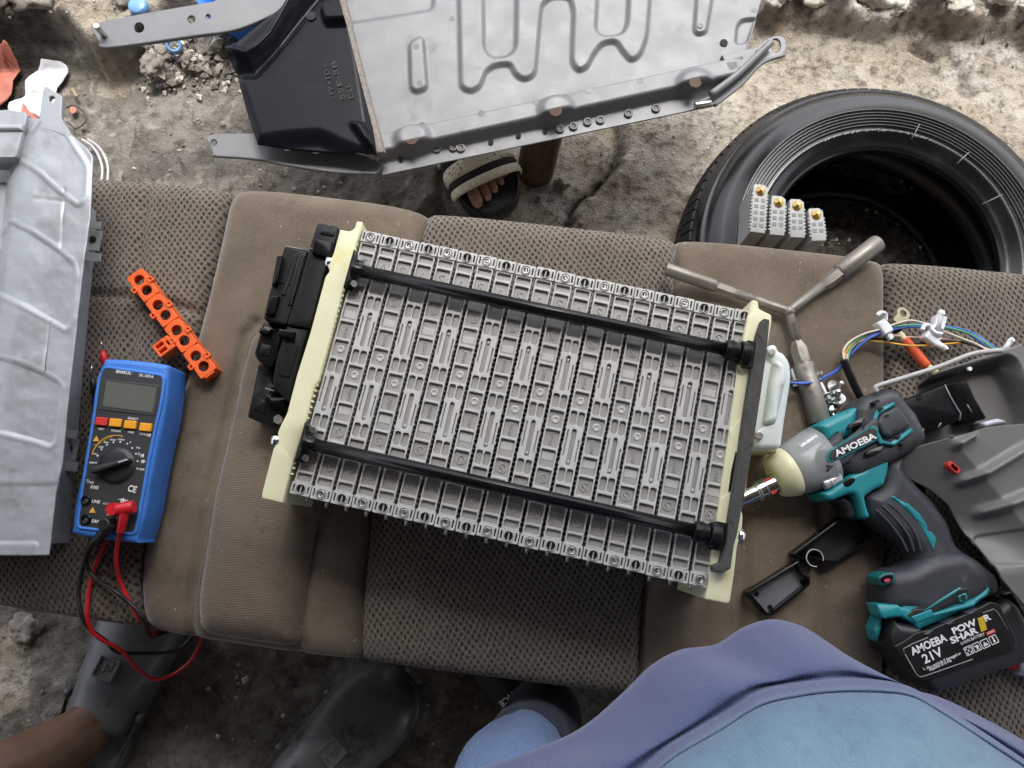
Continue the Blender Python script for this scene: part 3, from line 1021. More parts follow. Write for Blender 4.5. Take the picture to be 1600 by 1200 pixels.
def pack():
    t = thing('battery_pack', 'large grey hybrid battery pack of twenty modules between two cream end plates', 'battery pack', (PCX, PCY, SZ))
    t.rotation_euler = (0, 0, PANG)
    ZT = .120
    # the modules
    first = obj('battery_module', cell_mesh(), [CELL, DARK, RIDGE], t, True, auto=35)
    SILV = STEEL
    scr = obj('terminal_screw', screw_mesh('s'), SILV, first, True)
    hb = MB(); hb.cyl((0, 0, -.004), (0, 0, -.0012), .0041, 18); bore = obj('terminal_bore', hb, DARK, first, True)
    db = MB(); db.box((0, 0, -.0003), (.0013, .0082, .0016)); divm = obj('bore_web', db, CELL, first, True)
    stb = MB(); stb.cyl((0, -.004, -.03), (0, .005, -.03), .0016, 8); stud = obj('terminal_stud', stb, STEEL, first, True)
    ye = (LM / 2 - .00602)
    for i in range(20):
        x = (i - 9.5) * PITCH_M
        if i == 0:
            m, s_, b_, d_, q_ = first, scr, bore, divm, stud
        else:
            m = first.copy(); COL.objects.link(m)
            s_, b_, d_, q_ = (o.copy() for o in (scr, bore, divm, stud))
            for o in (s_, b_, d_, q_): COL.objects.link(o); o.parent = m
        m.location = (x, random.uniform(-.0006, .0006), ZT + random.uniform(-.0004, .0004))
        m.rotation_euler = (0, 0, math.pi * (i % 2))
        s_.location = (0, ye, .0012); s_.rotation_euler = (0, 0, random.uniform(-1.2, 1.2))
        b_.location = (0, -ye, .0005); d_.location = (0, -ye, .0005)
        q_.location = (0, (-LM / 2 - .001) if i % 2 == 0 else (LM / 2 + .001), 0)
    # end plates, traced at their upper edge, with real depth down to the seat
    zt = SZ + .124
    A = P2([(557, 345), (567, 346), (565, 358), (559, 375), (555, 388), (552, 404), (541, 440), (534, 460), (519, 518), (498, 595), (490, 607), (477, 660), (458, 721), (448, 757), (441, 787), (408, 779), (409, 770), (418, 735), (427, 700), (435, 691), (433, 678), (437, 667), (448, 646), (463, 588), (484, 521), (503, 451), (508, 432), (515, 423), (511, 414), (515, 409), (521, 395), (531, 358), (547, 361), (554, 356)], zt)
    B = P2([(1175, 468), (1185, 470), (1186, 482), (1206, 492), (1206, 503), (1203, 520), (1195, 570), (1186, 618), (1177, 687), (1168, 750), (1165, 772), (1157, 790), (1161, 806), (1160, 822), (1152, 855), (1147, 900), (1141, 940), (1137, 944), (1102, 937), (1105, 925), (1115, 850), (1125, 782), (1140, 675), (1154, 569), (1168, 495)], zt)
    def local(mb): mb.bm.transform((Matrix.Translation((PCX, PCY, SZ)) @ Matrix.Rotation(PANG, 4, 'Z')).inverted()); return mb
    for poly in (A, B):
        mb = MB(); mb.slab(rnd(poly, .002, 3), SZ + .004, zt, .0018, 3)
        pl = obj('end_plate', local(mb), CREAM, t, True, auto=50)
        mb = MB()                                                                 # comb of small ribs on its inner edge
        side = 1 if poly is A else -1
        for k in range(44):
            y = -.118 + k * .0055
            mb.box((side * -.2040 + side * .0006, y, .1205), (.0024, .0018, .004))
        obj('rib_comb', mb, CREAM, pl, True)
    # tie rods with flanges and bolts
    for ry, xl in ((.0895, -.203), (-.0875, -.203)):
        mb = MB(); mb.cyl((-.199, ry, ZT + .011), (.193, ry, ZT + .011), .0063, 20)
        rod = obj('tie_rod', mb, BLACKG, t, True)
        mb = MB()
        fl = rnd([(-.0075, -.020), (.001, -.020), (.003, -.006), (.003, .006), (.001, .020), (-.0035, .020), (-.0035, -.020)], .001)
        mb.xf = Matrix.Translation((-.200, ry, ZT + .003))
        mb.slab(rnd([(-.002, -.021), (.003, -.017), (.005, -.008), (.006, 0), (.005, .008), (.003, .017), (-.002, .021)], .002), -.02, .010, .002, 2)
        mb.xf = Matrix()
        mb.cyl((-.198, ry, ZT + .011), (-.187, ry, ZT + .011), .0085, 20, .0066, .001)
        obj('rod_flange', mb, BLACKG, rod, True)
        for dy in (-.0135, .0135):
            mb = MB(); mb.cyl((-.193, ry + dy, ZT + .003), (-.193, ry + dy, ZT + .011), .0033, 6); obj('flange_bolt', mb, CHROME, rod, True)
        mb = MB()
        mb.cyl((.176, ry, ZT + .011), (.190, ry, ZT + .011), .0092, 24, None, .001); mb.cyl((.190, ry, ZT + .011), (.2, ry, ZT + .010), .0115, 24, None, .001); mb.cyl((.181, ry, ZT + .011), (.184, ry, ZT + .011), .0100, 24)
        mb.box((.203, ry, ZT + .002), (.014, .026, .022))
        obj('rod_socket', mb, BLACK, rod, True)
    for u0, v0, u1, v1 in ((511, 410, 521, 412), (427, 688, 438, 690), (1150, 836, 1161, 839)):
        mb = MB(); mb.tube([P(u0, v0, SZ + .118), P(u1, v1, SZ + .118)], .0068, 6); mb.bm.transform((Matrix.Translation((PCX, PCY, SZ)) @ Matrix.Rotation(PANG, 4, 'Z')).inverted()); obj('hex_bolt', mb, CHROME, t, True)
    # black bracket with foam strip along the right plate
    zf = SZ + .137
    foam = P2([(1193, 497), (1203, 499), (1199, 545), (1190, 610), (1178, 690), (1164, 770), (1152, 835), (1147, 852), (1142, 889), (1130, 895), (1115, 894), (1114, 884), (1127, 880), (1135, 847), (1141, 810), (1157, 705), (1166, 640), (1177, 570), (1185, 520)], zf)
    mb = MB(); mb.slab(rnd(foam, .0015), zf - .012, zf, .0012, 2)
    obj('foam_strip', local(mb), FOAM, t, True, auto=50)
    inner = P2([(1190, 503), (1181, 515), (1173, 532), (1172, 552), (1178, 572), (1166, 600), (1161, 640), (1152, 690), (1142, 735), (1137, 770), (1140, 798), (1137, 812), (1130, 815), (1126, 830), (1131, 846), (1122, 860), (1116, 880), (1120, 890), (1140, 885), (1150, 830), (1165, 745), (1180, 650), (1192, 570), (1199, 505)], zf - .014)
    mb = MB(); mb.slab(rnd(inner, .0012), SZ + .106, zf - .0135, .0015, 2)
    obj('bracket', local(mb), BLACKG, t, True, auto=50)
pack()

# black plastic fan and wiring housing beside the left end plate
def housing():
    c = P(450, 520, SZ)
    t = thing('plastic_housing', 'black plastic wiring housing standing against the left cream end plate', 'housing', c)
    L = [('upper_block', [(496, 348), (529, 354), (522, 384), (515, 405), (505, 433), (488, 499), (482, 513), (448, 507), (466, 450), (482, 392), (489, 370)], .030, .112, BLACK),
         ('middle_block', [(445, 384), (481, 391), (466, 450), (448, 508), (411, 499), (420, 460), (429, 432)], .004, .098, BLACK),
         ('lower_block', [(448, 509), (482, 514), (470, 552), (456, 606), (449, 628), (425, 600), (432, 560)], .006, .108, BLACK),
         ('side_clip', [(411, 503), (443, 508), (431, 562), (423, 575), (404, 565), (397, 553), (404, 530)], .004, .086, BLACKG),
         ('foot_block', [(404, 567), (428, 575), (424, 598), (446, 630), (441, 640), (434, 668), (386, 652), (393, 622)], .002, .07, BLACK)]
    for nm, pts, z0, z1, m in L:
        mb = MB(); mb.slab(rnd(P2(pts, SZ + z1), .003), SZ + z0, SZ + z1, .0012, 2)
        o = obj(nm, mb, m, t, auto=50)
    mb = MB(); mb.slab(rnd(P2([(492, 372), (508, 374), (476, 505), (438, 636), (400, 640), (424, 560), (455, 450)], SZ + .06), .003), SZ + .002, SZ + .06, .002, 2); obj('housing_base', mb, BLACK, t, auto=50)
    for pts, z1 in (([(447, 392), (466, 396), (452, 446), (434, 441)], .0992), ([(470, 398), (476, 399), (456, 478), (449, 476)], .0996), ([(458, 398), (462, 399), (444, 462), (439, 460)], .1), ([(502, 356), (523, 360), (521, 369), (500, 365)], .1135), ([(444, 534), (466, 538), (452, 590), (436, 586)], .1092), ([(408, 536), (424, 540), (420, 556), (405, 552)], .0872), ([(398, 620), (416, 626), (412, 646), (394, 640)], .0712)):
        mb = MB(); mb.slab(rnd(P2(pts, SZ + z1), .001), SZ + z1 - .003, SZ + z1, .0006, 2); obj('moulded_rib', mb, BLACK, t, auto=50)
    for pts, z1 in (([(491, 372), (520, 378), (514, 402), (486, 395)], .118), ([(432, 400), (441, 399), (432, 440), (424, 446)], .106), ([(424, 462), (436, 462), (428, 490), (414, 492)], .104),
                    ([(436, 513), (460, 517), (457, 528), (433, 524)], .116), ([(424, 600), (441, 602), (438, 617), (420, 614)], .085), ([(416, 615), (446, 622), (440, 640), (430, 634), (412, 625)], .082), ([(406, 512), (424, 512), (420, 522), (404, 520)], .093)):
        mb = MB(); mb.slab(rnd(P2(pts, SZ + z1), .001), SZ + .05, SZ + z1, .001, 2)
        obj('latch', mb, BLACKG, t, auto=50)
    mb = MB(); p = P(434, 655, SZ + .074); mb.cyl(p - Vector((0, 0, .006)), p, .005, 6); obj('bolt_head', mb, STEEL, t)
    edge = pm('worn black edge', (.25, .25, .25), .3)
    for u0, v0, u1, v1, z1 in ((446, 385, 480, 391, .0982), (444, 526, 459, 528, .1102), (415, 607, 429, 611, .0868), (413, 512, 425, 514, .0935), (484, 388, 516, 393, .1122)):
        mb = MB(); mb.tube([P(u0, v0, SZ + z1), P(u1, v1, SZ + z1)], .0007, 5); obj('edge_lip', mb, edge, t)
housing()

# pale cast housing behind the right end plate
PALE = pm('pale green white plastic', (.60, .66, .66), .35, var=.04, bump=.05)
def pale():
    c = P(1210, 620, SZ)
    t = thing('relay_housing', 'pale bluish white moulded cover just right of the pack, beside the lug wrench shaft', 'cover', c)
    mb = MB(); mb.slab(rnd(P2([(1196, 545), (1206, 537), (1214, 538), (1218, 548), (1226, 551), (1236, 566), (1238, 590), (1226, 668), (1222, 698), (1216, 702), (1181, 700), (1178, 680)], SZ + .062), .006), SZ, SZ + .062, .006, 4)
    b = obj('shell', mb, PALE, t, auto=60)
    mb = MB(); mb.slab(rnd(P2([(1212, 560), (1228, 566), (1231, 590), (1216, 660), (1196, 662), (1205, 600)], SZ + .070), .006), SZ + .05, SZ + .070, .007, 4)
    obj('raised_panel', mb, PALE, b, auto=60)
    mb = MB(); mb.slab(rnd(P2([(1180, 688), (1217, 700), (1214, 706), (1178, 704)], SZ + .045), .002), SZ, SZ + .045, .002)
    obj('base_flange', mb, CREAM, t, auto=60)
    for u, v in ((1206, 549), (1187, 680)):
        p = P(u, v, SZ + .066); mb = MB(); mb.cyl(p - Vector((0, 0, .008)), p, .0045, 12, None, .001); obj('screw_boss', mb, STEEL, t)
pale()
# ------------------------------------------------------------------ sheet metal pressed with ribs
ALU = pm('galvanised tray sheet', (.168, .172, .180), .52, .25, var=.09, vs=11, bump=.10, bs=420, dirt=((.12, .118, .112), .30, 22), scr=.35)
ALU2 = pm('stained aluminium cover', (.345, .368, .39), .44, .25, var=.13, vs=9, bump=.14, bs=240, dirt=((.27, .28, .28), .36, 26), scr=.30)
SPOT = pm('weld spot', (.10, .10, .105), .5, .5)
RUST = pm('rusty hole', (.085, .05, .034), .8)
def pressed(name, mat, parent, Lp, Rp, zf, embs, n, m, th=.0018, extra=None):
    """A sheet between two traced edges; embs = (pixel outline, height, wall width in px)."""
    L = [Vector(p) for p in Lp]; R = [Vector(p) for p in Rp]
    U, V = np.zeros((n + 1, m + 1)), np.zeros((n + 1, m + 1))
    for j in range(m + 1):
        a, b = along(L, j / m), along(R, j / m)
        U[:, j] = np.linspace(a.x, b.x, n + 1); V[:, j] = np.linspace(a.y, b.y, n + 1)
    Z = zf(U, V)
    X, Y = np.zeros_like(U), np.zeros_like(U)
    for i in range(n + 1):
        for j in range(m + 1):
            p = P(U[i, j], V[i, j], Z[i, j]); X[i, j], Y[i, j] = p.x, p.y
    H = np.zeros_like(U)
    for poly, h, w in embs:
        H = H + h * sstep(w / 2, -w / 2, sdist(U, V, poly))
    if extra is not None: H = H + extra(U, V)
    mb = MB(); mb.grid(X, Y, Z + H)
    return obj(name, mb, mat, parent, solid=th)
def holes_on(pts, z, r, mat, name, parent, th=.0006):
    for u, v, *q in pts:
        p = P(u, v, z(u, v) if callable(z) else z)
        mb = MB(); mb.cyl(p - Vector((0, 0, .001)), p + Vector((0, 0, th)), (q[0] if q else r), 14)
        obj(name, mb, mat, parent)

def top_tray():
    zt = .235
    t = thing('metal_tray', 'pressed grey metal battery tray with bracket arms, propped at the top edge of the picture', 'tray', P(860, 120, 0))
    zf = lambda u, v: zt + 0 * u
    r = lambda pts, q: rnd(pts, q, 5)
    E = [(r([(640, 70), (655, 60), (662, 62), (668, 140), (650, 146), (642, 140)], 8), .006, 7),
         (r([(480, -60), (680, -60), (676, 14), (550, 34), (480, 60)], 10), -.005, 9),
         # wandering rib: outer outline raised, inner bays stay low
         (r([(716, -60), (720, 138), (735, 146), (750, 138), (760, 112), (775, 104), (798, 102), (804, 118), (820, 128), (836, 118), (846, 10), (862, -3), (890, -2), (896, 20), (893, 100), (904, 114), (918, 106), (926, 88), (940, 70), (962, 66), (972, 82), (986, 98), (1000, 88), (1010, 60), (1020, -60)], 9), .006, 8),
         (r([(755, -60), (756, 80), (770, 94), (795, 90), (806, 78), (808, -60)], 12), -.006, 8),
         (r([(936, -60), (930, 50), (942, 60), (972, 56), (980, 40), (984, -60)], 12), -.006, 8),
         (r([(1092, -60), (1084, 50), (1090, 56), (1103, 52), (1122, -60)], 5), .005, 6),
         (r([(1152, 40), (1160, 30), (1182, 28), (1168, 66), (1150, 68)], 6), -.005, 6)]
    pan = pressed('tray_sheet', ALU, t, [(515, -60), (530, 0), (560, 110), (592, 212)], [(1204, -60), (1190, 0), (1178, 40), (1163, 88)], zf, E, 300, 150)
    # stepped lower flange: a rounded fold, a sloping web, a flat spot welded lip
    line = lambda u: 212 + (u - 592) / (1163 - 592) * (88 - 212)
    def zfl(u, v):
        d = v - line(u)
        return zt + .004 - .004 * sstep(14, 24, d) * 0 - .020 * sstep(20, 46, d)
    bos = [(circ(645, 216, 26, 20, 22), .008, 16), (circ(870, 172, 26, 20, 22), .008, 16), (circ(1086, 131, 26, 20, 20), .008, 16)]
    pressed('flange', ALU, t, [(590, 211), (592, 240), (596, 274)], [(1163, 87), (1152, 115), (1112, 166)], zfl, bos, 200, 50)
    holes_on([(660, 196), (752, 177), (837, 159), (920, 142), (1000, 126), (1077, 110)], zt + .0038, .0045, SPOT, 'weld_spot', t)
    holes_on([(650, 73), (656, 130), (1094, 40)], zt + .0056, .0042, SPOT, 'weld_spot', t)
    holes_on([(706, 29), (1178, 16)], zt - .0002, .0036, SPOT, 'weld_spot', t)
    holes_on([(643, 217, .0085), (868, 173, .0085), (1086, 129, .008)], zt + .0105, .008, RUST, 'rusty_hole', t, .0012)
    holes_on([(1131, 92, .005), (1131, 67, .0055)], zt + .0008, .005, DARK, 'drill_hole', t)
    holes_on([(626, 249), (810, 212), (852, 205), (767, 222)], zt - .014, .0035, DARK, 'drill_hole', t)
    for u, v in ((682, 232), (708, 230), (720, 231), (896, 197), (918, 190), (938, 187), (982, 177), (1025, 169), (875, 201)):
        p = P(u, v, zt - .014); mb = MB(); mb.lathe([(.006, 0), (.006, .0012), (.0036, .0014), (.0034, .0004), (0, .0002)], 14, p); obj('rivet', mb, pm('dull rivet', (.2, .2, .2), .5, .5), t)
    # felt gasket at its left end
    mb = MB(); g = smooth([P(u, v, zt + .006) for u, v in ((512, -60), (531, 0), (548, 70), (566, 140), (584, 208), (594, 243))], 6, False)
    mb.tube(g, .0085, 8); obj('felt_gasket', mb, pm('grey felt', (.20, .185, .165), .95, var=.4, vs=200, bump=.6, bs=800), t)
    # bracket arms, flat bars with turned up edges and holes
    def arm(pts, holes, z, th, rr=.006, rim=None, slope=None):
        pts = rnd(P2(pts, z), rr, 4)
        if area2(pts) > 0: pts = pts[::-1]
        me = curve_plate(pts, [P2(h, z) for h in holes], z - th, z, .0008)
        mb = MB(); mb.add(me)
        a = obj('bracket_arm', mb, ALU, t, auto=45)
        if rim:
            mb = MB(); mb.tube(smooth([P(u, v, z) for u, v in rim], 5, False), .0026, 8); obj('turned_edge', mb, ALU, a)
        return a
    arm([(144, 42), (156, 34), (240, 18), (340, 1), (350, -30), (480, -60), (480, 5), (372, 47), (300, 58), (180, 75), (160, 74), (146, 50)],
        [circ(217, 43, 8), circ(299, 30, 6), circ(325, 26, 4)], zt + .004, .004, .008, [(156, 71), (180, 73), (300, 56), (372, 45), (440, 16)])
    p = P(163, 55, zt + .004); mb = MB(); mb.cyl(p, p + Vector((.001, -.002, .022)), .0045, 12, None, .001); obj('locating_pin', mb, STEEL, t)
    arm([(321, 214), (334, 209), (400, 208), (470, 215), (560, 240), (600, 255), (588, 273), (520, 269), (440, 256), (400, 248), (333, 243), (330, 230)],
        [circ(334, 223, 5), circ(449, 226, 9), circ(494, 231, 9)], zt - .012, .003, .005, [(333, 243), (400, 248), (440, 256), (520, 268), (588, 271)])
    arm([(1085, 160), (1112, 148), (1160, 96), (1196, 62), (1212, 55), (1226, 57), (1229, 70), (1226, 84), (1190, 97), (1160, 130), (1118, 164), (1090, 170)],
        [circ(1212, 71, 8, 16, 11)], zt - .010, .004, .006, [(1226, 86), (1190, 99), (1158, 132), (1116, 165)])
    arm([(1128, 86), (1160, 78), (1185, 74), (1170, 100), (1140, 112)], [], zt + .004, .006, .004)
    mb = MB(); mb.tube(smooth([P(u, v, zt + .001) for u, v in ((1110, 148), (1150, 118), (1190, 80), (1205, 66))], 5, False), .005, 8); obj('folded_edge', mb, ALU, t)
    p = P(1098, 163, zt - .006); mb = MB(); mb.cyl(p - Vector((.011, .002, 0)), p + Vector((.011, .002, 0)), .005, 12, None, .001); obj('spacer', mb, STEEL, t)
    # black moulded air duct fixed over the tray's end
    zb = zt + .010
    bulge = [(rnd([(357, 78), (374, 70), (440, 10), (470, -60), (540, -60), (590, 244), (560, 244), (500, 217), (455, 220), (405, 228), (372, 130)], 8), .010, 26),
             (rnd([(505, 22), (530, 8), (560, 45), (512, 48)], 8), .012, 9),
             (rnd([(550, 200), (570, 202), (586, 236), (576, 234)], 5), .012, 10)]
    def ridge(u, v):
        d = pdist(u, v, [(345, 84), (392, 96), (412, 84), (430, 66), (500, -60)])
        d2 = pdist(u, v, [(340, 120), (400, 118), (425, 90), (500, 0)])
        return .012 * np.exp(-(d / 8) ** 2) - .008 * np.exp(-(d2 / 9) ** 2)
    pressed('air_duct', pm('black duct plastic', (.006, .007, .010), .26, bump=.06, dirt=((.014, .016, .021), .3, 9), spec=.12), t, [(478, -60), (470, 0), (440, 22), (357, 78), (362, 100), (374, 125), (390, 185), (405, 229)], [(520, -60), (532, 0), (560, 112), (584, 205), (590, 245)], lambda u, v: zb + 0 * u, bulge, 120, 130, .003, ridge)
    holes_on([(486, 25)], zb + .0115, .0065, DARK, 'drill_hole', t)
    mb = MB()
    for s, a, b in (('>PP+TD<', (524, 155), (511, 100)), ('SSE-5B', (540, 155), (524, 95)), ('DLL', (553, 153), (547, 130))): put_text(mb, s, a, b, zb + .0112, 8)
    obj('moulded_mark', mb, pm('moulded black', (.012, .012, .014), .4, spec=.3), t)
top_tray()

def left_cover():
    t = thing('metal_cover', 'long stained silver metal cover with rounded pressed pockets, at the left edge', 'cover', P(40, 500, SZ))
    z0 = SZ + .075
    def zf(u, v):
        fold = np.interp(v, [130, 270, 480, 620, 900], [64, 60, 38, 16, -20])
        return z0 - .02 * sstep(0, -60, u - fold) - .05 * sstep(-30, -70, u - fold)
    r = lambda p, q: rnd(p, q, 5)
    POCK = [(r([(66, 190), (80, 170), (140, 262), (138, 310), (126, 325), (95, 300), (60, 268), (28, 248)], 9), .0012),
            (r([(14, 356), (20, 346), (54, 364), (95, 392), (118, 412), (121, 428), (114, 508), (106, 517), (40, 480), (-40, 440)], 10), -.0016),
            (r([(-60, 540), (30, 566), (72, 583), (97, 598), (101, 612), (90, 692), (80, 700), (60, 692), (0, 677), (-60, 670)], 10), -.0016),
            (r([(-60, 757), (66, 757), (92, 755), (110, 740), (160, 740), (160, 900), (62, 900), (60, 848), (-60, 850)], 7), -.0012)]
    E = [(p, h, 6) for p, h in POCK]
    def crease(u, v):
        d = pdist(u, v, [(104, 300), (97, 392)]); d2 = pdist(u, v, [(80, 505), (72, 583)]); d3 = pdist(u, v, [(58, 312), (104, 316)])
        bead = sum(.0014 * np.exp(-(sdist(u, v, p) / 3.0) ** 2) for p, h in POCK[:3])
        dents = (fbm(u / 38, v / 38, 4) - .5) * .0030
        return bead + dents - .0015 * (np.exp(-(d / 2.0) ** 2) + np.exp(-(d2 / 2) ** 2) + .5 * np.exp(-(d3 / 2) ** 2))
    pressed('cover_sheet', ALU2, t, [(-150, 168), (-150, 500), (-150, 868)], [(62, 188), (112, 212), (137, 232), (147, 246), (143, 340), (132, 420), (116, 560), (97, 735), (88, 770), (77, 868)], zf, E, 130, 260, .0025, crease)
    def plate(nm, pts, z, th, rr=.003, holes=()):
        p = rnd(P2(pts, z), rr)
        if area2(p) > 0: p = p[::-1]
        mb = MB(); mb.add(curve_plate(p, [P2(h, z) for h in holes], z - th, z, .0008)); return obj(nm, mb, ALU2, t, auto=45)
    plate('end_tab', [(60, 193), (67, 140), (70, 133), (97, 150), (95, 184), (110, 207), (108, 215), (70, 200)], z0 + .004, .006, .003, [circ(81, 155, 5)])
    plate('end_block', [(-150, 172), (0, 172), (10, 171), (40, 175), (42, 183), (32, 218), (25, 246), (-150, 246)], z0 + .004, .03, .004)
    mb = MB(); mb.slab(rnd(P2([(-80, 190), (36, 192), (33, 203), (-80, 203)], z0 + .008), .002), z0, z0 + .008, .003); obj('end_rib', mb, ALU2, t)
    clip = pm('clip steel', (.50, .50, .48), .4, .4)
    for (u, v, w) in ((143, 375, 16), (106, 702, 12)):
        zc = SZ + .012
        mb = MB()
        q = P(u - 8, v, zc)
        for dv, dz, h in ((-24, .010, 12), (0, 0, 34), (26, .008, 14)):
            c = P(u - 1, v + dv, zc + dz); mb.box((c.x, c.y, zc + dz - .001), (.022, h * .00072, .0022), R_(-4))
        c = P(u + 1, v - 1, zc + .0016)
        mb.mi = 1; mb.cyl(c - Vector((0, 0, .001)), c, .0042, 14)
        obj('clip', mb, [clip, DARK], t)
    # walls and inner frame it stands on
    mb = MB(); c = P(30, 560, SZ)
    mb.slab(P2([(-140, 262), (40, 262), (92, 285), (90, 340), (66, 560), (48, 770), (40, 850), (-140, 850)], z0), SZ + .001, z0 - .03, .004); obj('inner_wall', mb, ALU2, t)
left_cover()
# ------------------------------------------------------------------ tyre and what stands in it
RUBBER = pm('wet black rubber', (.008, .008, .009), .24, var=.3, vs=10, bump=.2, bs=400, dirt=((.022, .0215, .021), .3, 9), spec=.5)
def tyre():
    tc = Vector((.513, .372, 0))
    t = thing('tyre', 'worn black car tyre lying flat on the ground beside the seat', 'tyre', tc)
    prof = [(.161, .148), (.156, .158), (.158, .167), (.164, .171), (.170, .1715), (.172, .1745), (.176, .1755), (.178, .1785), (.1845, .1800)]
    for k in range(5): prof += [(.1860 + k * .0042, .1782 + k * .0009), (.1872 + k * .0042, .1822 + k * .0008), (.1892 + k * .0042, .1824 + k * .0008)]
    prof += [(.2068, .1822), (.208, .1862), (.2105, .1864), (.2115, .1848), (.228, .1822), (.240, .1762), (.247, .170), (.249, .1655), (.252, .1668), (.2555, .1625), (.2565, .158), (.262, .153)]
    low = [(.240, .006), (.21, .0), (.175, .003), (.158, .012), (.153, .022), (.158, .030), (.175, .026), (.21, .018), (.238, .04), (.249, .09), (.238, .14), (.21, .158), (.175, .152)]
    tread = [(.268, .143), (.2715, .125), (.2725, .112), (.2665, .111), (.2665, .107), (.2730, .106), (.2735, .095), (.2735, .082), (.2670, .081), (.2670, .077), (.2730, .076), (.2715, .055), (.268, .038), (.260, .022)]
    mb = MB(); mb.lathe([low[-1]] + prof, 160, tc); o = obj('sidewall', mb, RUBBER, t)
    mb = MB(); mb.lathe([prof[-1], (.264, .143), (.266, .1), (.262, .03), (.250, .014), low[0]] + low[1:], 128, tc); obj('casing', mb, RUBBER, t)
    # tread blocks: three ribs of separate lugs, joined because there are hundreds
    mb = MB()
    nb = 104
    for row, (z0, z1, r0, r1, sk) in enumerate([(.112, .150, .2725, .266, .16), (.083, .106, .2735, .273, .1), (.036, .078, .268, .273, -.16)]):
        for k in range(nb):
            a0, a1 = 2 * math.pi * (k + .06) / nb, 2 * math.pi * (k + .90) / nb
            q = []
            for a, zz, rr in ((a0, z0, r0 if row != 2 else r0), (a1, z0, r0), (a1 + sk * .1, z1, r1), (a0 + sk * .1, z1, r1)):
                q.append((a, zz, rr))
            inn = [mb.v(tc + Vector((math.cos(a) * .262, math.sin(a) * .262, z))) for a, z, r in q]
            ou = [mb.v(tc + Vector((math.cos(a) * r, math.sin(a) * r, z))) for a, z, r in q]
            mb.f(ou, False)
            for i in range(4): mb.f([inn[i], inn[(i + 1) % 4], ou[(i + 1) % 4], ou[i]], False)
    tag(obj('tread_block', mb, pm('worn tread rubber', (.014, .014, .014), .65, var=.3, bump=.4, dirt=((.05, .045, .04), .4, 30), spec=.2), t), kind='stuff')
    # raised marks moulded in the side wall
    pale = pm('scuffed rubber mark', (.16, .16, .165), .5)
    def arc(r0, r1, z, a0, a1, h=.0008):
        mb = MB(); n = max(2, int((a1 - a0) / .03))
        ring = lambda r, zz: [tc + Vector((math.cos(a0 + (a1 - a0) * i / n) * r, math.sin(a0 + (a1 - a0) * i / n) * r, zz)) for i in range(n + 1)]
        A, B = ring(r0, z), ring(r1, z)
        C, D = ring(r0, z + h), ring(r1, z + h)
        mb.rings([A, C, D, B], False, False, False); return mb
    mb = MB()
    rs = random.Random(4)
    a = 1.15
    while a < 2.0:                                                               # small relief letters, unreadable
        w = rs.uniform(.006, .016)
        p = tc + Vector((math.cos(a) * .1812, math.sin(a) * .1812, .1790)); mb.box(p, (.0010, .0050 * rs.uniform(.6, 1), .0026), a + rs.choice((0, .5, 1.57)))
        a += w + (.03 if rs.random() < .18 else 0)
    obj('raised_mark', mb, pale, t)
    for u0, v0, u1, v1 in ((1437, 194, 1424, 218), (1514, 238, 1495, 256), (1566, 304, 1535, 319)):
        mb = MB(); mb.tube([P(u0, v0, .1865), P(u1, v1, .1835)], .0008, 5); obj('scratch_mark', mb, pale, t)
tyre()

def spare_modules():
    lab = ['grey battery module lying on the tyre, leftmost and tallest of the four with brass terminals', 'grey battery module on the tyre, second from the left of the four',
           'grey battery module on the tyre, third from the left of the four', 'grey battery module on the tyre, last on the right with its ribbed flank showing']
    body = pm('dusty module plastic', (.34, .345, .34), .5, var=.12, bump=.12)
    rec = pm('module recess', (.17, .17, .17), .6)
    W, D = .0185, .058
    for i, (u, v, z, vb) in enumerate([(1189, 288, .252, 377), (1217, 306, .250, 381), (1245, 311, .250, 385), (1274, 325, .252, 390)]):
        a = P(u, v, z); b = P(u + (-6, -3, 2, 8)[i], vb, z)
        L = (a - b).length - .012
        t = thing('loose_battery_module', lab[i], 'battery module', a, 'battery modules lying on the tyre')
        Yd = (a - b).normalized(); Xd = Vector((Yd.y, -Yd.x, 0))
        M = Matrix.Translation(a) @ Matrix((Xd, Yd, Vector((0, 0, 1)))).transposed().to_4x4()
        mb = MB(M); mb.slab([(-W / 2, -L), (W / 2, -L), (W / 2, -.004), (W / 2 - .005, 0), (-W / 2 + .002, 0), (-W / 2, -.002)], -D, 0, .0010, 2)
        n = int(L / .0046)
        for k in range(3, n):
            for x in (-1, 1): mb.box((x * (W / 2 + .0005), -k * .0046, -.003), (.002, .0022, .004))
        for k in range(3, n):
            for q in range(6): mb.box((W / 2 + .0004, -k * .0046, -.012 - q * .0075), (.0014, .0026, .0055))
        obj('module_case', mb, body, t, auto=40)
        mb = MB(M)
        for k in range(int((L - .02) / .0086)):
            for x in (-1, 1): mb.slab(rrect(x * .0042, -.0220 - k * .0086, .0052, .0050, .0008), -.001, .0005, .0002, 2)
        obj('rib_pocket', mb, rec, t)
        mb = MB(M); mb.lathe([(.0, .0035), (.0016, .0035), (.0018, .0022), (.0058, .0022), (.0062, .001), (.0062, 0)], 20, (0, -.0095, 0)); mb.tube([(0, -.0095, .001), (0, -.0095, .007)], .0016, 8)
        obj('brass_terminal', mb, BRASS, t)
spare_modules()

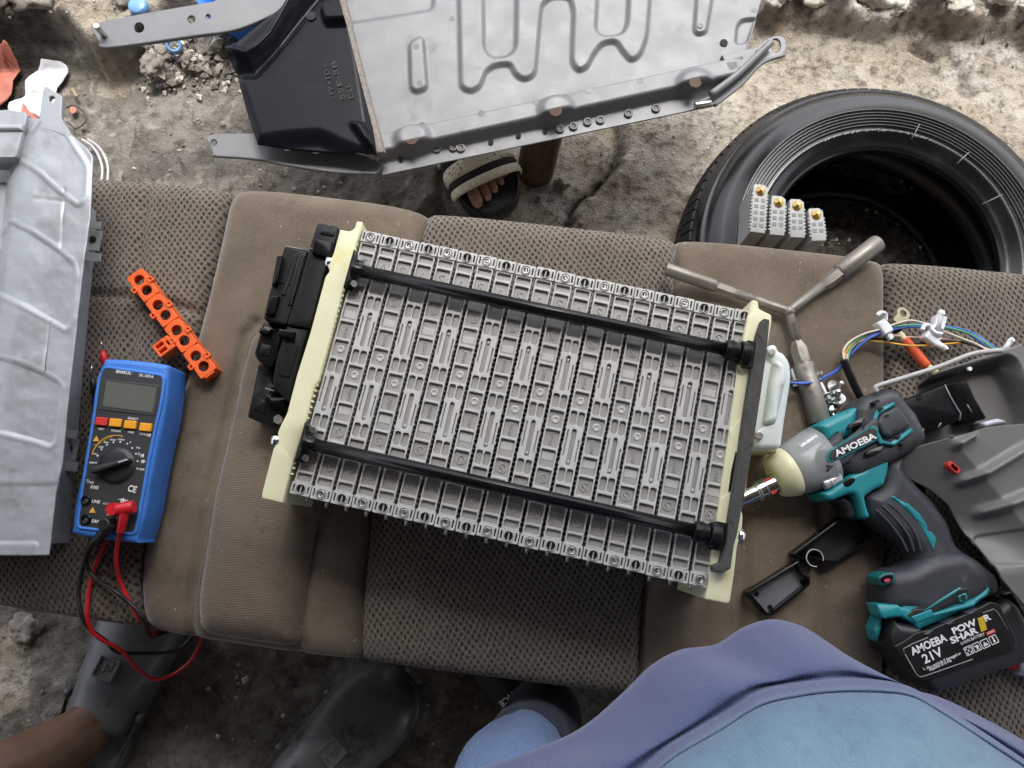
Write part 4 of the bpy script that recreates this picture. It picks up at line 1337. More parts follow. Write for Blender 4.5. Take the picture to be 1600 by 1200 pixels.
# wooden post under the tray
def post():
    wood = NT('weathered post wood')
    w = wood.noise(14, 6, .65, wood.coord((1, 1, .12)))
    w2 = wood.noise(60, 4, .6, wood.coord((1, 1, .06)))
    c = wood.mix(wood.ramp(w, [(.35, 0), (.65, 1)]), (.075, .045, .028), (.17, .105, .065))
    c = wood.mix(wood.ramp(w2, [(.5, 0), (.62, .7)]), c, (.035, .022, .015))
    m = wood.set(col=c, rough=.8, nrm=wood.bump(w2, .8, .003))
    a = P(838, 268, .0); a.z = HZ(a.x, a.y) - .005
    mb = MB()
    rs = random.Random(2)
    rings = []
    for k in range(12):
        z = a.z + (.222 - a.z) * k / 11
        rings.append([Vector((a.x + .002 * k + math.cos(q) * r, a.y + .003 * k + math.sin(q) * r, z)) for q, r in ((2 * math.pi * i / 26, .030 + .004 * noise.noise(Vector((math.cos(6.28 * i / 26) * 1.5, math.sin(6.28 * i / 26) * 1.5, k * .12))) + .001 * (i % 2)) for i in range(26))])
    mb.rings(rings)
    o = obj('wooden_post', mb, m); rebase(o, a)
    tag(o, 'short weathered brown wooden post standing under the metal tray by the striped sandal', 'post')
post()

# litter on the ground at the upper left
def litter():
    blue = pm('pale blue plastic', (.16, .34, .62), .35, bump=.05)
    p = P(283, 88, .05)
    mb = MB(); p.z = HZ(p.x, p.y) + .018
    mb.xf = Matrix.Translation(p) @ Matrix.Rotation(.35, 4, 'X') @ Matrix.Rotation(.3, 4, 'Y')
    mb.lathe([(.008, 0), (.0075, .006), (.008, .012), (.0105, .0135), (.0125, .011), (.013, .002), (.0115, -.002), (.008, 0)], 20)
    o = obj('plastic_ring', mb, blue); rebase(o, p); tag(o, 'small pale blue plastic ring lying among the grey stones', 'plastic ring')
    bk = pm('blue plastic', (.03, .17, .60), .35, bump=.05)
    c = P(405, 30, .05); c.z = HZ(c.x, c.y)
    t = thing('blue_basin', 'bright blue plastic basin showing under the bracket arm and black duct', 'basin', c)
    mb = MB(); mb.lathe([(.0, .004), (.05, .004), (.055, .0), (.062, .04), (.068, .09), (.074, .092), (.074, .088), (.066, .088), (.058, .04), (.05, .01), (0, .01)], 40, c); obj('bowl', mb, bk, t)
    mb = MB(); mb.lathe([(.069, .070), (.073, .072), (.0735, .078), (.069, .080)], 40, c); obj('rim_band', mb, bk, t)
    q = P(223, 20, .06); q.z = HZ(q.x, q.y)
    mb = MB(); mb.xf = Matrix.Translation(q + Vector((0, 0, .006))); mb.lathe([(0, .01), (.012, .01), (.015, .008), (.016, 0), (.014, -.004), (0, -.004)], 20)
    o = obj('bottle_cap', mb, blue); rebase(o, q); tag(o, 'pale blue bottle cap half hidden behind the long bracket arm', 'bottle cap')
    def rag(name, pts, mat, label, z=.03, amp=.012, seed=0):
        pts = smooth(P2(pts, z), 3)
        c = sum(pts, Vector((0, 0))) / len(pts)
        mb = MB(); N = 9
        V = []
        for k in range(N + 1):
            row = []
            for p in pts:
                q = c.lerp(p, k / N)
                h = (noise.noise(Vector((q.x * 22, q.y * 22, seed))) * amp + noise.noise(Vector((q.x * 60, q.y * 60, seed))) * amp * .35)
                row.append(mb.v((q.x, q.y, max(HZ(q.x, q.y), -.03) + .010 + h)))
            V.append(row)
        n = len(pts)
        for a, b in zip(V[1:-1], V[2:]):
            for i in range(n): mb.f([a[i], a[(i + 1) % n], b[(i + 1) % n], b[i]])
        mb.f(V[1][::-1])
        o = obj(name, mb, mat, solid=.0015); rebase(o, (c.x, c.y, .0)); tag(o, label, 'scrap')
    rag('paper_scrap', [(4, 152), (28, 140), (30, 118), (50, 100), (68, 86), (88, 88), (96, 96), (92, 112), (80, 128), (76, 150), (58, 176), (40, 168), (28, 176), (10, 178)], pm('white paper', (.72, .74, .78), .8, var=.05), 'torn white paper scrap on the ground above the silver cover', .0, .008, 1)
    red = pm('faded red plastic', (.50, .17, .12), .6, var=.2)
    rag('plastic_scrap', [(-60, 100), (-20, 84), (10, 82), (24, 78), (22, 100), (12, 118), (2, 148), (-40, 160)], red, 'faded red plastic scrap at the left edge beside the white paper', .0, .012, 2)
    rag('plastic_scrap', [(28, 154), (34, 164), (52, 178), (46, 186), (26, 176)], red, 'narrow red scrap lying under the white paper by the cover end tab', .0, .006, 3)
    rag('plastic_scrap', [(100, 158), (108, 158), (109, 166), (101, 168)], red, 'tiny red scrap beside the cover end tab and the wire loop', .0, .004, 4)
    wire = pm('thin wire', (.06, .055, .05), .5)
    mb = MB(); mb.tube(smooth([P(u, v, -.018) for u, v in ((104, 168), (116, 165), (130, 174), (135, 186), (128, 196), (117, 201), (112, 196), (104, 190))], 5, False), .0014, 6)
    o = obj('wire_loop', mb, wire); rebase(o, P(118, 180, -.02)); tag(o, 'thin dark wire loop on the ground by the silver cover', 'wire')
    mb = MB(); mb.tube(smooth([P(u, v, -.015) for u, v in ((112, 138), (117, 146), (120, 152))], 4, False), [.0015] + [.003] * 7 + [.001], 6)
    o = obj('dry_leaf', mb, pm('dry leaf', (.38, .30, .18), .7)); rebase(o, P(117, 146, -.02)); tag(o, 'small curled dry leaf on the dark ground left of the gutter', 'leaf')
    for i, (dx, lab) in enumerate(((0, 'inner white curved tube lying between the cover and the seat'), (9, 'outer white curved tube lying between the cover and the seat'))):
        mb = MB(); mb.tube(smooth([P(u + dx, v, -.01) for u, v in ((128, 218), (143, 228), (154, 243), (160, 264), (158, 290))], 5, False), .0022, 8)
        o = obj('white_tube', mb, pm('white tube', (.5, .5, .5), .4)); rebase(o, P(150, 240, -.01)); tag(o, lab, 'tube', 'white tubes by the cover')
litter()
# ------------------------------------------------------------------ multimeter
BLUE = pm('blue rubber holster', (.045, .19, .62), .50, var=.08, vs=18, bump=.18, bs=900, dirt=((.04, .12, .36), .26, 30))
FACE = pm('meter face', (.030, .032, .036), .5, var=.1)
WHITE = pm('white print', (.78, .78, .78), .6, var=.03)
YEL = pm('yellow print', (.75, .42, .05), .6, var=.05)
def meter():
    zt = SZ + .052
    t = thing('multimeter', 'blue and dark grey digital multimeter lying on the left seat cushion', 'multimeter', P(195, 700, SZ))
    out = [(172, 560), (254, 568), (263, 582), (258, 640), (245, 700), (233, 760), (226, 800), (213, 842), (205, 848), (118, 836), (112, 820), (117, 780), (128, 730), (140, 668), (144, 620), (152, 585), (160, 566)]
    w = P2(smooth(out, 4), zt)
    mb = MB(); mb.slab(w, SZ + .006, zt, .0055, 5, bot=.006); h = obj('holster', mb, BLUE, t)
    face = P2(rnd([(162, 573), (257, 587), (252, 630), (244, 662), (231, 725), (222, 780), (211, 835), (122, 824), (122, 810), (133, 735), (147, 650), (155, 590)], [9, 9, 20, 20, 20, 20, 9, 6, 6, 20, 20, 20], 6), zt + .0008)
    mb = MB(); mb.slab(face, zt - .01, zt + .0012, .0008, 2); fo = obj('face_plate', mb, FACE, t)
    zf = zt + .0012
    # raised blue lip round the face
    mb = MB(); mb.tube([Vector((p.x, p.y, zt)) for p in face] + [Vector((face[0].x, face[0].y, zt))], .0022, 6); obj('holster_lip', mb, BLUE, h)
    # display
    scr = [(158, 592), (250, 602), (242, 650), (153, 640)]
    mb = MB(); mb.slab(rnd(P2(scr, zf), .001), zf - .001, zf + .0009, .0006, 2); s = obj('display_window', mb, pm('display surround', (.055, .06, .058), .18, var=.04, bump=.02), t)
    lcd = [(167, 596), (246, 606), (239, 645), (161, 635)]
    mb = MB(); mb.slab(rnd(P2(lcd, zf), .0006), zf, zf + .0013, .0002, 1); obj('display', mb, pm('grey liquid crystal', (.115, .125, .105), .16, var=.04, bump=.02), s)
    for c, (u, v), lab in (((.62, .035, .035), (160, 659), 'red test button'), ((.80, .36, .02), (182, 661), None), ((.80, .36, .02), (205, 664), None), ((.80, .36, .02), (229, 668), None)):
        p = P(u, v, zf)
        mb = MB(); mb.xf = Matrix.Translation((p.x, p.y, 0)) @ Matrix.Rotation(R_(-5), 4, 'Z'); mb.slab(rrect(0, 0, .0128, .0088, .0014), zf - .001, zf + .0034, .001, 2)
        o = obj('push_button', mb, pm('button', c, .4, var=.05), t)
        if lab: o['label'] = lab
    # dial
    dc = P(183, 728, zf)
    mb = MB(); mb.lathe([(0, .004), (.0150, .004), (.0165, .0035), (.0178, .0012), (.0188, .0012), (.0192, 0)], 48, (dc.x, dc.y, zf)); d = obj('dial', mb, pm('dial plastic', (.02, .021, .023), .4), t)
    mb = MB(); a, b = P(152, 738, zf), P(210, 720, zf)
    ang = math.atan2(b.y - a.y, b.x - a.x)
    mb.xf = Matrix.Translation((dc.x - .0006, dc.y, 0)) @ Matrix.Rotation(ang, 4, 'Z')
    mb.slab(rnd([(-.0205, -.0032), (.0185, -.0022), (.0195, 0), (.0185, .0022), (-.0205, .0036)], .001), zf + .003, zf + .013, .0016, 3); k = obj('dial_grip', mb, pm('dial grip', (.035, .037, .04), .4), d)
    mb = MB(); mb.xf = Matrix.Translation((dc.x - .0006, dc.y, 0)) @ Matrix.Rotation(ang, 4, 'Z'); mb.slab([(.009, -.0004), (.018, -.0004), (.018, .0004), (.009, .0004)], zf + .0128, zf + .0133, 0); obj('pointer_line', mb, WHITE, k)
    # jacks
    for u, v in ((135, 782), (135, 812), (174, 818)):
        p = P(u, v, zf); mb = MB(); mb.lathe([(.0026, -.002), (.0026, .001), (.0036, .0016), (.0050, .0016), (.0056, .0008), (.0058, 0)], 24, (p.x, p.y, zf)); j = obj('input_jack', mb, BLACKG, t)
        mb = MB(); mb.cyl((p.x, p.y, zf - .001), (p.x, p.y, zf + .0004), .0017, 10); obj('jack_pin', mb, STEEL, j)
    # print
    L = zf + .0002
    mb = MB()
    for s, a, b, h, bo in (('SNAKOL', (181, 582.5), (205, 585.5), 5.2, .02), ('SK-505A', (217, 588), (240, 591), 4.4, .008), ('SELECT', (199.5, 654.5), (216, 656.8), 3.2, .012), ('TEST', (152.5, 671.3), (163, 672.6), 3.2, .012),
                           ('PI/DAR', (174, 674), (189, 675.6), 3.2, .012), ('TIME', (199, 676.4), (209, 677.4), 3.2, .012), ('HOLD', (218.5, 679), (231, 680.6), 3.2, .012),
                           ('OFF', (139.5, 724), (148, 725), 3, .015), ('OFF', (217, 734.5), (226, 735.6), 3, .015), ('True', (134.5, 754), (146, 756), 5, .01), ('RMS', (141, 763), (154, 765), 5.2, .012),
                           ('CE', (199, 767), (212, 770), 9.5, .02), ('LINE', (143.5, 785), (156, 786.8), 4.6, .012), ('EARTH', (143.5, 816), (162, 818.6), 4.6, .012), ('CAT III 600V', (161, 788), (183, 791), 3, .008),
                           ('V\u03a9', (187.5, 787), (196, 788.2), 5, .01), ('COM', (181.5, 810), (190, 811), 4.2, .01), ('50V', (146, 710), (152, 711), 2.4, .01), ('100V', (154, 699), (162, 700), 2.4, .01), ('250V', (162, 692), (170, 693), 2.4, .01),
                           ('500V', (172, 688), (181, 689), 2.4, .01), ('1000V', (184, 687.5), (195, 688.8), 2.4, .01), ('V', (202, 692.5), (205, 693), 3, .01), ('Hz', (213, 700.5), (219, 701.3), 3, .01), ('\u03a9', (215.5, 710.5), (219, 711), 3.2, .01), ('R', (160.5, 0) if False else (206.5, 583), (207.8, 583.2), 1.6, 0)):
        put_text(mb, s, a, b, L, h, bo, .25 if s in ('True', 'RMS') else 0)
    for u, v in ((152.5, 712), (158.5, 702), (167, 695), (177.5, 691), (188, 690.5), (199, 693), (206.5, 700), (212.5, 709), (215, 720.5), (214.5, 732), (150, 723)):
        p = P(u, v, L); mb.cyl((p.x, p.y, L - .0003), (p.x, p.y, L + .0002), .0009, 8)
    for u0, v0, u1, v1 in ((221, 720.5, 228, 721.4), (185, 780.2, 200, 782), (222, 711.8, 225, 712), (233, 679.5, 236, 680)):
        a, b = P(u0, v0, L), P(u1, v1, L); mb.tube([a, b], .0005, 5)
        m_ = (a + b) / 2; mb.box((m_.x, m_.y, L), (.0012, .0036, .0004), R_(-6)); mb.box((m_.x - .002, m_.y, L), (.0008, .003, .0004), R_(-6))
    obj('lettering', mb, WHITE, fo)
    mb = MB()
    mb.tube(smooth([P(u, v, L) for u, v in ((144, 711), (146, 704), (152, 695), (160, 687), (170, 682), (180, 680.5), (190, 681), (190, 684))], 5, False), .0005, 5)
    for u, v, q in ((150.5, 685.5, 3.6), (144.5, 797, 3.6), (172, 801, 3.8)):
        p = P(u, v, L); s_ = q * .0009
        mb.slab([(p.x - s_, p.y - s_ * .8), (p.x + s_, p.y - s_ * .8), (p.x, p.y + s_)], L - .0002, L + .0003)
    put_text(mb, 'Insulation Test V Out', (148, 697), (176, 682.5), L, 2.4, .005)
    obj('orange_print', mb, YEL, fo)
    return zf
MZ = meter()

def leads():
    redm = pm('red lead', (.55, .012, .02), .38, var=.06, bump=.04); blk = pm('black lead', (.012, .012, .013), .4, bump=.05)
    s = SZ
    t = thing('red_test_lead', 'red test lead with angled plug in the multimeter, looping over the seat edge', 'test lead', P(193, 800, s))
    zj = MZ
    a, b = P(186, 803, zj + .014), P(208, 795, zj + .014)
    mb = MB(); mb.cyl(P(183, 797, zj + .012), P(210, 792, zj + .012), .0068, 18, None, .0015)
    p = P(186, 796, zj); mb.cyl((p.x, p.y, zj), (p.x, p.y, zj + .014), .0064, 18)
    g = [P(196, 795, zj + .012), P(193, 810, zj + .011), P(188, 832, zj + .006)]
    mb.tube(smooth(g, 8, False), .0042, 12, True, lambda q: .0052 - .0018 * q + .0007 * (1 if int(q * 16) % 2 else 0))
    obj('plug', mb, redm, t)
    path = [(188, 832, zj + .006), (183, 856, zj - .01), (182, 880, s + .03), (187, 906, s + .014), (200, 936, s + .008), (216, 964, s + .004), (232, 982, s - .03), (240, 992, s - .09), (250, 985, s - .14)]
    path2 = [(250, 985, s - .14), (300, 975, s - .13), (318, 980, s - .12), (316, 994, s - .13), (300, 1030, s - .15), (270, 1054, s - .16), (240, 1061, s - .15), (215, 1045, s - .10), (190, 1017, s - .05), (160, 1000, s - .02), (143, 985, s - .006), (136, 960, s + .004), (138, 930, s + .005), (143, 904, s + .005), (152, 876, s + .006), (162, 852, s + .006), (170, 830, s + .004), (178, 700, s + .003), (172, 590, s + .006), (165, 572, s + .010)]
    mb = MB(); mb.tube(smooth([P(*q) for q in path + path2[1:]], 7, False), .0023, 8); obj('cable', mb, redm, t)
    mb = MB(); mb.tube([P(166, 575, s + .010), P(163, 562, s + .012), P(161, 552, s + .014), P(160, 548, s + .014)], [.0034, .0044, .0036, .002], 12); pr = obj('probe', mb, redm, t)
    mb = MB(); mb.tube([P(160, 549, s + .014), P(158.5, 538, s + .016), P(158, 534, s + .016)], [.0009, .0008, .0012], 8); obj('probe_tip', mb, CHROME, pr)
    t = thing('black_test_lead', 'black test lead with ribbed plug in the multimeter, looping over the seat edge', 'test lead', P(174, 820, s))
    p = P(174, 820, zj)
    mb = MB(); mb.cyl((p.x, p.y, zj + .001), (p.x, p.y, zj + .016), .0064, 18, None, .0012)
    mb.tube(smooth([P(174, 818, zj + .010), P(166, 828, zj + .009), P(152, 842, zj + .002), P(145, 848, zj - .004)], 8, False), .004, 12, True, lambda q: .0052 - .0018 * q + .0007 * (1 if int(q * 18) % 2 else 0))
    obj('plug', mb, blk, t)
    path = [(145, 848, zj - .004), (136, 862, zj - .02), (134, 880, s + .016), (148, 902, s + .011), (180, 924, s + .016), (200, 940, s + .012), (216, 956, s + .010), (226, 972, s + .003), (231, 988, s - .03), (240, 994, s - .1), (262, 986, s - .14)]
    path2 = [(290, 978, s - .13), (305, 983, s - .12), (290, 1006, s - .13), (268, 1019, s - .13), (235, 1021, s - .11), (200, 1021, s - .08), (180, 1017, s - .05), (166, 1002, s - .03), (140, 982, s - .005), (126, 958, s + .004), (122, 930, s + .004), (126, 900, s + .004), (134, 870, s + .004), (141, 845, s + .004), (150, 760, s + .003), (148, 640, s + .004), (146, 610, s + .008)]
    mb = MB(); mb.tube(smooth([P(*q) for q in path + path2], 7, False), .0023, 8); obj('cable', mb, blk, t)
    mb = MB(); mb.tube([P(147, 616, s + .008), P(145.5, 600, s + .010), P(145, 588, s + .012)], [.004, .0034, .002], 12); pr = obj('probe', mb, blk, t)
    mb = MB(); mb.tube([P(145, 589, s + .012), P(143.5, 576, s + .014), P(143, 571, s + .014)], [.0009, .0008, .0012], 8); obj('probe_tip', mb, CHROME, pr)
leads()

# ------------------------------------------------------------------ orange busbar cover
def orange():
    m = pm('orange plastic', (.80, .12, .018), .4, var=.05, bump=.04)
    zt = SZ + .022
    a, b = P(213, 432, zt), P(322, 578, zt)
    dx = (b - a).normalized(); L = (b - a).length
    t = thing('busbar_cover', 'orange plastic busbar cover strip with round openings, above the multimeter', 'busbar cover', (a + b) / 2 - Vector((0, 0, .022)))
    M = Matrix.Translation((a.x, a.y, 0)) @ Matrix.Rotation(math.atan2(dx.y, dx.x), 4, 'Z')
    seg = (L + .012) / 4
    for k in range(4):
        x0 = -.006 + k * seg
        cx = x0 + seg / 2
        mb = MB(M)
        holes = []
        for s in (-1, 1):
            h = circ(cx + s * .0078, 0, .0060, 20)
            h = [(min(p[0], cx - .0012) if s < 0 else max(p[0], cx + .0012), p[1]) for p in h]
            holes.append(h)
        mb.add(curve_plate(rrect(cx, 0, seg - .0012, .0205, .002), holes, zt - .004, zt, .0005))
        mb.add(curve_plate(rrect(cx, 0, seg - .0012, .0205, .002), [rrect(cx, 0, seg - .0042, .0175, .001)], SZ + .003, zt - .003, 0))
        for s in (-1, 1):
            mb.add(curve_plate(rrect(cx, s * .0108, .0072, .0062, .001), [rrect(cx, s * .0108, .0030, .0032, .0004)], zt - .003, zt + .0016, .0003))
        mb.box((cx + seg / 2, 0, zt - .002), (.003, .012, .003))
        obj('cover_link', mb, m, t, auto=40)
    mb = MB(M)
    cx = -.006 + 2.5 * seg - .001
    mb.add(curve_plate(rrect(cx, -.0215, .017, .021, .0015), [rrect(cx - .0036, -.0245, .0042, .0095, .0005), rrect(cx + .0036, -.0245, .0042, .0095, .0005), rrect(cx, -.0152, .006, .0035, .0005)], SZ + .004, zt + .001, .0005))
    obj('lock_tab', mb, m, t, auto=40)
orange()

# ------------------------------------------------------------------ Y-shaped lug wrench
def wrench():
    m = pm('worn chromed steel', (.22, .205, .18), .48, .6, var=.18, bump=.25, bs=250, dirt=((.10, .085, .07), .36, 40))
    z = SZ + .014
    c = P(1232, 487, z)
    t = thing('lug_wrench', 'worn steel three armed lug wrench lying beside the right end of the pack', 'lug wrench', c)
    for (u, v), ls, rs_, n in (((1040, 420), .062, .0075, 0), ((1372, 379), .062, .0102, 1), ((1281, 660), .07, .0118, 2)):
        e = P(u, v, z + .002)
        d = (e - c).normalized(); L = (e - c).length
        s0 = c + d * (L - ls)
        mb = MB(); mb.tube([c, c + d * .004, s0 - d * .022], .0054, 14); arm = obj('arm', mb, m, t)
        mb = MB(); mb.tube([s0 - d * .026, s0 - d * .016, s0, s0 + d * .001], [.0055, rs_ * .86, rs_ * .86, rs_], 6); mb.tube([s0, s0 + d * .003, e - d * .002, e, e - d * .0005, e - d * .02], [rs_ * .8, rs_, rs_ * 1.02, rs_ * .95, rs_ * .72, rs_ * .66], 20, False); obj('socket', mb, m, arm, auto=40)
    mb = MB(); bmesh.ops.create_icosphere(mb.bm, subdivisions=3, radius=.0072, matrix=Matrix.Translation(c))
    for f in mb.bm.faces: f.smooth = True
    obj('hub', mb, m, t)
wrench()

# ------------------------------------------------------------------ flanged bolts in a small heap
def bolts():
    lab = ['zinc flange bolt lying head up with its round washer showing, topmost of the heap', 'zinc flange bolt with its shank upright, nearest the lug wrench shaft', 'zinc flange bolt at the bottom of the heap, beside the teal drill top',
           'zinc flange bolt in the middle of the heap, lying across', 'zinc flange bolt at the right of the heap, standing on its shank', 'zinc flange bolt left of the heap touching the wrench socket',
           'zinc flange bolt between the pale cover and the wrench shaft, upper one', 'zinc flange bolt between the pale cover and the wrench shaft, lower one', 'zinc flange bolt partly under the blue wires', 'zinc flange bolt centre bottom of the heap, pointing down']
    r = thing('flange_bolt', lab[0], 'bolt', (0, 0, 0), 'loose zinc flange bolts in a heap')
    mb = MB(); mb.lathe([(0, .0068), (.0028, .0068)], 6); mb.tube([(0, 0, .0008), (0, 0, .0062), (0, 0, .0066)], [.0052, .0052, .0046], 6); mb.lathe([(0, -.0006), (.0082, -.0006), (.0085, 0), (.0078, .0012), (.005, .0016)], 24); obj('bolt_head', mb, STEEL, r, True, auto=35)
    mb = MB(); mb.lathe([(.0030 + (.00025 if k % 2 else 0), -.0004 - k * .0009) for k in range(16)] + [(.0024, -.0152), (0, -.0152)], 14); obj('bolt_shank', mb, STEEL, r, True)
    spots = [(1303, 605, .010, 172, 14, 0), (1277, 588, .016, 30, 50, 40), (1299, 644, .010, 100, 30, 200), (1290, 617, .016, 80, 50, 10), (1309, 623, .012, 150, -20, 0), (1283, 632, .010, 40, 10, 0), (1259, 581, .010, 85, 10, 120), (1243, 596, .008, 80, 50, 0), (1272, 588, .008, 70, 100, 0), (1292, 628, .010, 110, 40, 300)]
    for i, (u, v, dz, rx, ry, rz) in enumerate(spots):
        o = r if i == 0 else copy_tree(r)
        o.location = P(u, v, SZ + dz); o.rotation_euler = (R_(rx), R_(ry), R_(rz)); o['label'] = lab[i]
bolts()
# ------------------------------------------------------------------ cordless impact wrench
TEAL = pm('teal plastic', (.014, .235, .27), .40, var=.08, bump=.06, dirt=((.02, .10, .11), .22, 40), scr=.15)
SLATE = pm('slate rubber', (.036, .040, .048), .52, var=.18, vs=30, bump=.25, bs=1500, bd=.0003, dirt=((.10, .098, .095), .30, 30))
COALP = pm('coal plastic', (.018, .019, .022), .42, bump=.08)
def impact():
    z = SZ
    t = thing('impact_wrench', 'teal and dark grey cordless impact wrench with battery, lying on the right seat cushion', 'power tool', P(1400, 780, SZ))
    def S(name, pts, z0, z1, m, bev=.004, par=None, r=4, seg=4, bot=0.0, sm=0, lab=None):
        p = rnd(pts, r, 3)
        if sm: p = smooth(p, sm)
        mb = MB()
        if bev >= .0055: mb.pillow(P2(p, z + z0 + (z1 - z0) * .55), z + z0, z + z1, bev, min(bev * 1.3, (z1 - z0 - bev) * .8))
        else: mb.slab(P2(p, z + z1), z + z0, z + z1, bev, seg, bot=bot)
        o = obj(name, mb, m, par or t, auto=60)
        if lab: o['label'] = lab
        return o
    # axis of the head: nose lower left, motor upper right
    zc = z + .034
    def ax(u, v): return P(u, v, zc)
    a0, a1 = ax(1165, 776), ax(1216, 752)
    dr = (ax(1400, 668) - ax(1216, 752)).normalized()
    mb = MB(); mb.tube([a0 - dr * .012, a0, a0 + dr * .012, a0 + dr * .013, a1 + dr * .006], [.0088, .0088, .0088, .0106, .0108], 24); an = obj('socket', mb, CHROME, t, auto=40)
    for k in (.014, .022, .034):
        mb = MB(); mb.tube([a0 + dr * k, a0 + dr * (k + .0012)], .0112, 24); obj('socket_groove', mb, STEEL, an)
    redp = pm('red print', (.6, .03, .03), .5)
    sd = Vector((-dr.y, dr.x, 0))
    for s in (1, -1):
        q = a0 + dr * .027 + sd * .0062 * s + Vector((0, 0, .0086)); mb = MB(); mb.box(q, (.006, .0045, .0012), math.atan2(dr.y, dr.x)); obj('red_mark', mb, redp, an)
    # cream nose bumper and clear gear housing (round about the axis)
    nb = ax(1215, 745)
    mb = MB(); mb.tube([nb + dr * -.006, nb + dr * -.003, nb + dr * .006, nb + dr * .014, nb + dr * .016], [.013, .0215, .0255, .0275, .0255], 36); obj('nose_bumper', mb, CREAM, t)
    clear = NT('clear grey plastic'); clear.set(col=(.80, .84, .85), rough=.12, trans=.72, ior=1.25, spec=.5)
    mb = MB(); mb.tube([nb + dr * .014, nb + dr * .018, nb + dr * .03, nb + dr * .048, nb + dr * .055], [.026, .0285, .0305, .0335, .0335], 36); gh = obj('clear_housing', mb, clear.m, t)
    mb = MB(); mb.tube([nb + dr * .012, nb + dr * .03, nb + dr * .05], [.021, .024, .027], 30); obj('gear_case', mb, pm('cast alloy', (.42, .43, .43), .45, .5, bump=.3, bs=300), t)
    for u, v, u2, v2 in ((1250, 702, 1277, 684), (1286, 758, 1312, 744)):
        mb = MB(); p, q = P(u, v, z + .052), P(u2, v2, z + .052); mb.cyl(p, q, .0058, 16, None, .001); mb.cyl(p + (q - p) * .35, p + (q - p) * .42, .0064, 16); obj('screw_boss', mb, CHROME if False else pm('boss', (.62, .64, .64), .3, .5), gh)
    # motor body in layers
    S('motor_body', [(1321, 640), (1333, 626), (1372, 610), (1392, 614), (1400, 626), (1404, 632), (1420, 650), (1425, 662), (1433, 676), (1434, 690), (1426, 702), (1406, 714), (1375, 730), (1330, 748), (1292, 738), (1268, 715), (1275, 694), (1318, 684)], .004, .060, SLATE, .014, r=5, seg=6, bot=.012)
    S('top_cap', [(1265, 668), (1290, 655), (1323, 640), (1328, 642), (1325, 662), (1318, 684), (1280, 696)], .006, .058, TEAL, .008, r=3)
    S('side_cover', [(1276, 716), (1282, 700), (1312, 672), (1318, 676), (1320, 690), (1352, 664), (1362, 655), (1370, 650), (1376, 662), (1374, 690), (1344, 700), (1332, 720), (1294, 738)], .05, .0655, SLATE, .004, r=3)
    S('teal_band', [(1362, 665), (1370, 640), (1397, 628), (1401, 633), (1374, 648), (1368, 665), (1380, 688), (1392, 692), (1424, 668), (1428, 674), (1398, 696), (1376, 694)], .04, .0648, TEAL, .0012, r=1)
    S('vent_block', [(1370, 660), (1378, 646), (1402, 633), (1412, 642), (1425, 662), (1420, 668), (1392, 684), (1381, 680)], .03, .0662, SLATE, .004, r=3)
    S('name_inset', [(1293, 722), (1290, 712), (1296, 702), (1364, 664), (1373, 668), (1374, 680), (1368, 690), (1303, 722)], .05, .0675, pm('teal edge', (.015, .16, .18), .4), .001, r=4)
    S('name_plate', [(1297, 719), (1295, 711), (1300, 704), (1362, 668), (1370, 671), (1371, 680), (1365, 687), (1304, 719)], .05, .0683, pm('brown black label', (.022, .018, .017), .5), .0008, r=4)
    mb = MB(); put_text(mb, 'AMOEBA', (1306.5, 714), (1370, 684), z + .0684, 9.5, .03); obj('lettering', mb, WHITE, t)
    for u, v, w, h in ((1369, 628, 11, 5), (1376, 639, 8, 4), (1385, 650, 9, 4.5), (1399, 672, 9, 4.5), (1404, 683, 7, 3.5), (1412, 693, 9, 4)):
        p = P(u, v, z + .066); mb = MB(); mb.xf = Matrix.Translation((p.x, p.y, 0)) @ Matrix.Rotation(R_(24), 4, 'Z'); mb.slab(rrect(0, 0, w * .00065, h * .00065, .001), z + .05, z + .0668, .0003, 1); obj('vent_slot', mb, DARK, t)
    for pts in ([(1327, 669), (1330, 662), (1350, 651), (1353, 655), (1350, 660), (1330, 669)], [(1353, 711), (1356, 705), (1380, 696), (1383, 699), (1378, 704), (1358, 711)]):
        S('grip_pad', pts, .05, .0668, COALP, .001, r=2)
    # teal lower shell and trigger
    S('lower_shell', [(1272, 771), (1280, 769), (1318, 742), (1336, 735), (1345, 712), (1356, 710), (1376, 722), (1374, 740), (1368, 760), (1352, 768), (1338, 778), (1342, 795), (1347, 808), (1341, 812), (1335, 810), (1330, 790), (1322, 774), (1312, 774), (1288, 784), (1278, 782)], .008, .056, TEAL, .006, r=3)
    S('shell_window', [(1318, 754), (1326, 747), (1336, 746), (1337, 752), (1328, 760), (1320, 760)], .05, .0572, BLACKG, .001, r=3)
    S('trigger', [(1293, 780), (1312, 774), (1324, 782), (1331, 796), (1334, 810), (1319, 811), (1317, 800), (1308, 788)], .018, .045, COALP, .006, r=4)
    # handle, foot and battery
    S('handle', [(1340, 775), (1368, 760), (1376, 722), (1404, 712), (1402, 732), (1416, 752), (1446, 782), (1470, 815), (1482, 850), (1500, 866), (1480, 900), (1420, 900), (1414, 884), (1420, 869), (1404, 850), (1375, 832), (1350, 812)], .008, .056, SLATE, .016, r=8, seg=6, bot=.012)
    S('grip_inlay', [(1392, 777), (1396, 774), (1420, 787), (1438, 803), (1450, 822), (1449, 829), (1458, 832), (1464, 842), (1461, 861), (1454, 850), (1444, 832), (1430, 810), (1412, 792)], .04, .0572, TEAL, .0015, r=2)
    rib = [[(1378, 790), (1400, 812), (1420, 838), (1428, 862)], [(1368, 796), (1390, 818), (1408, 842), (1418, 862)], [(1388, 786), (1410, 806), (1430, 834), (1440, 863)]]
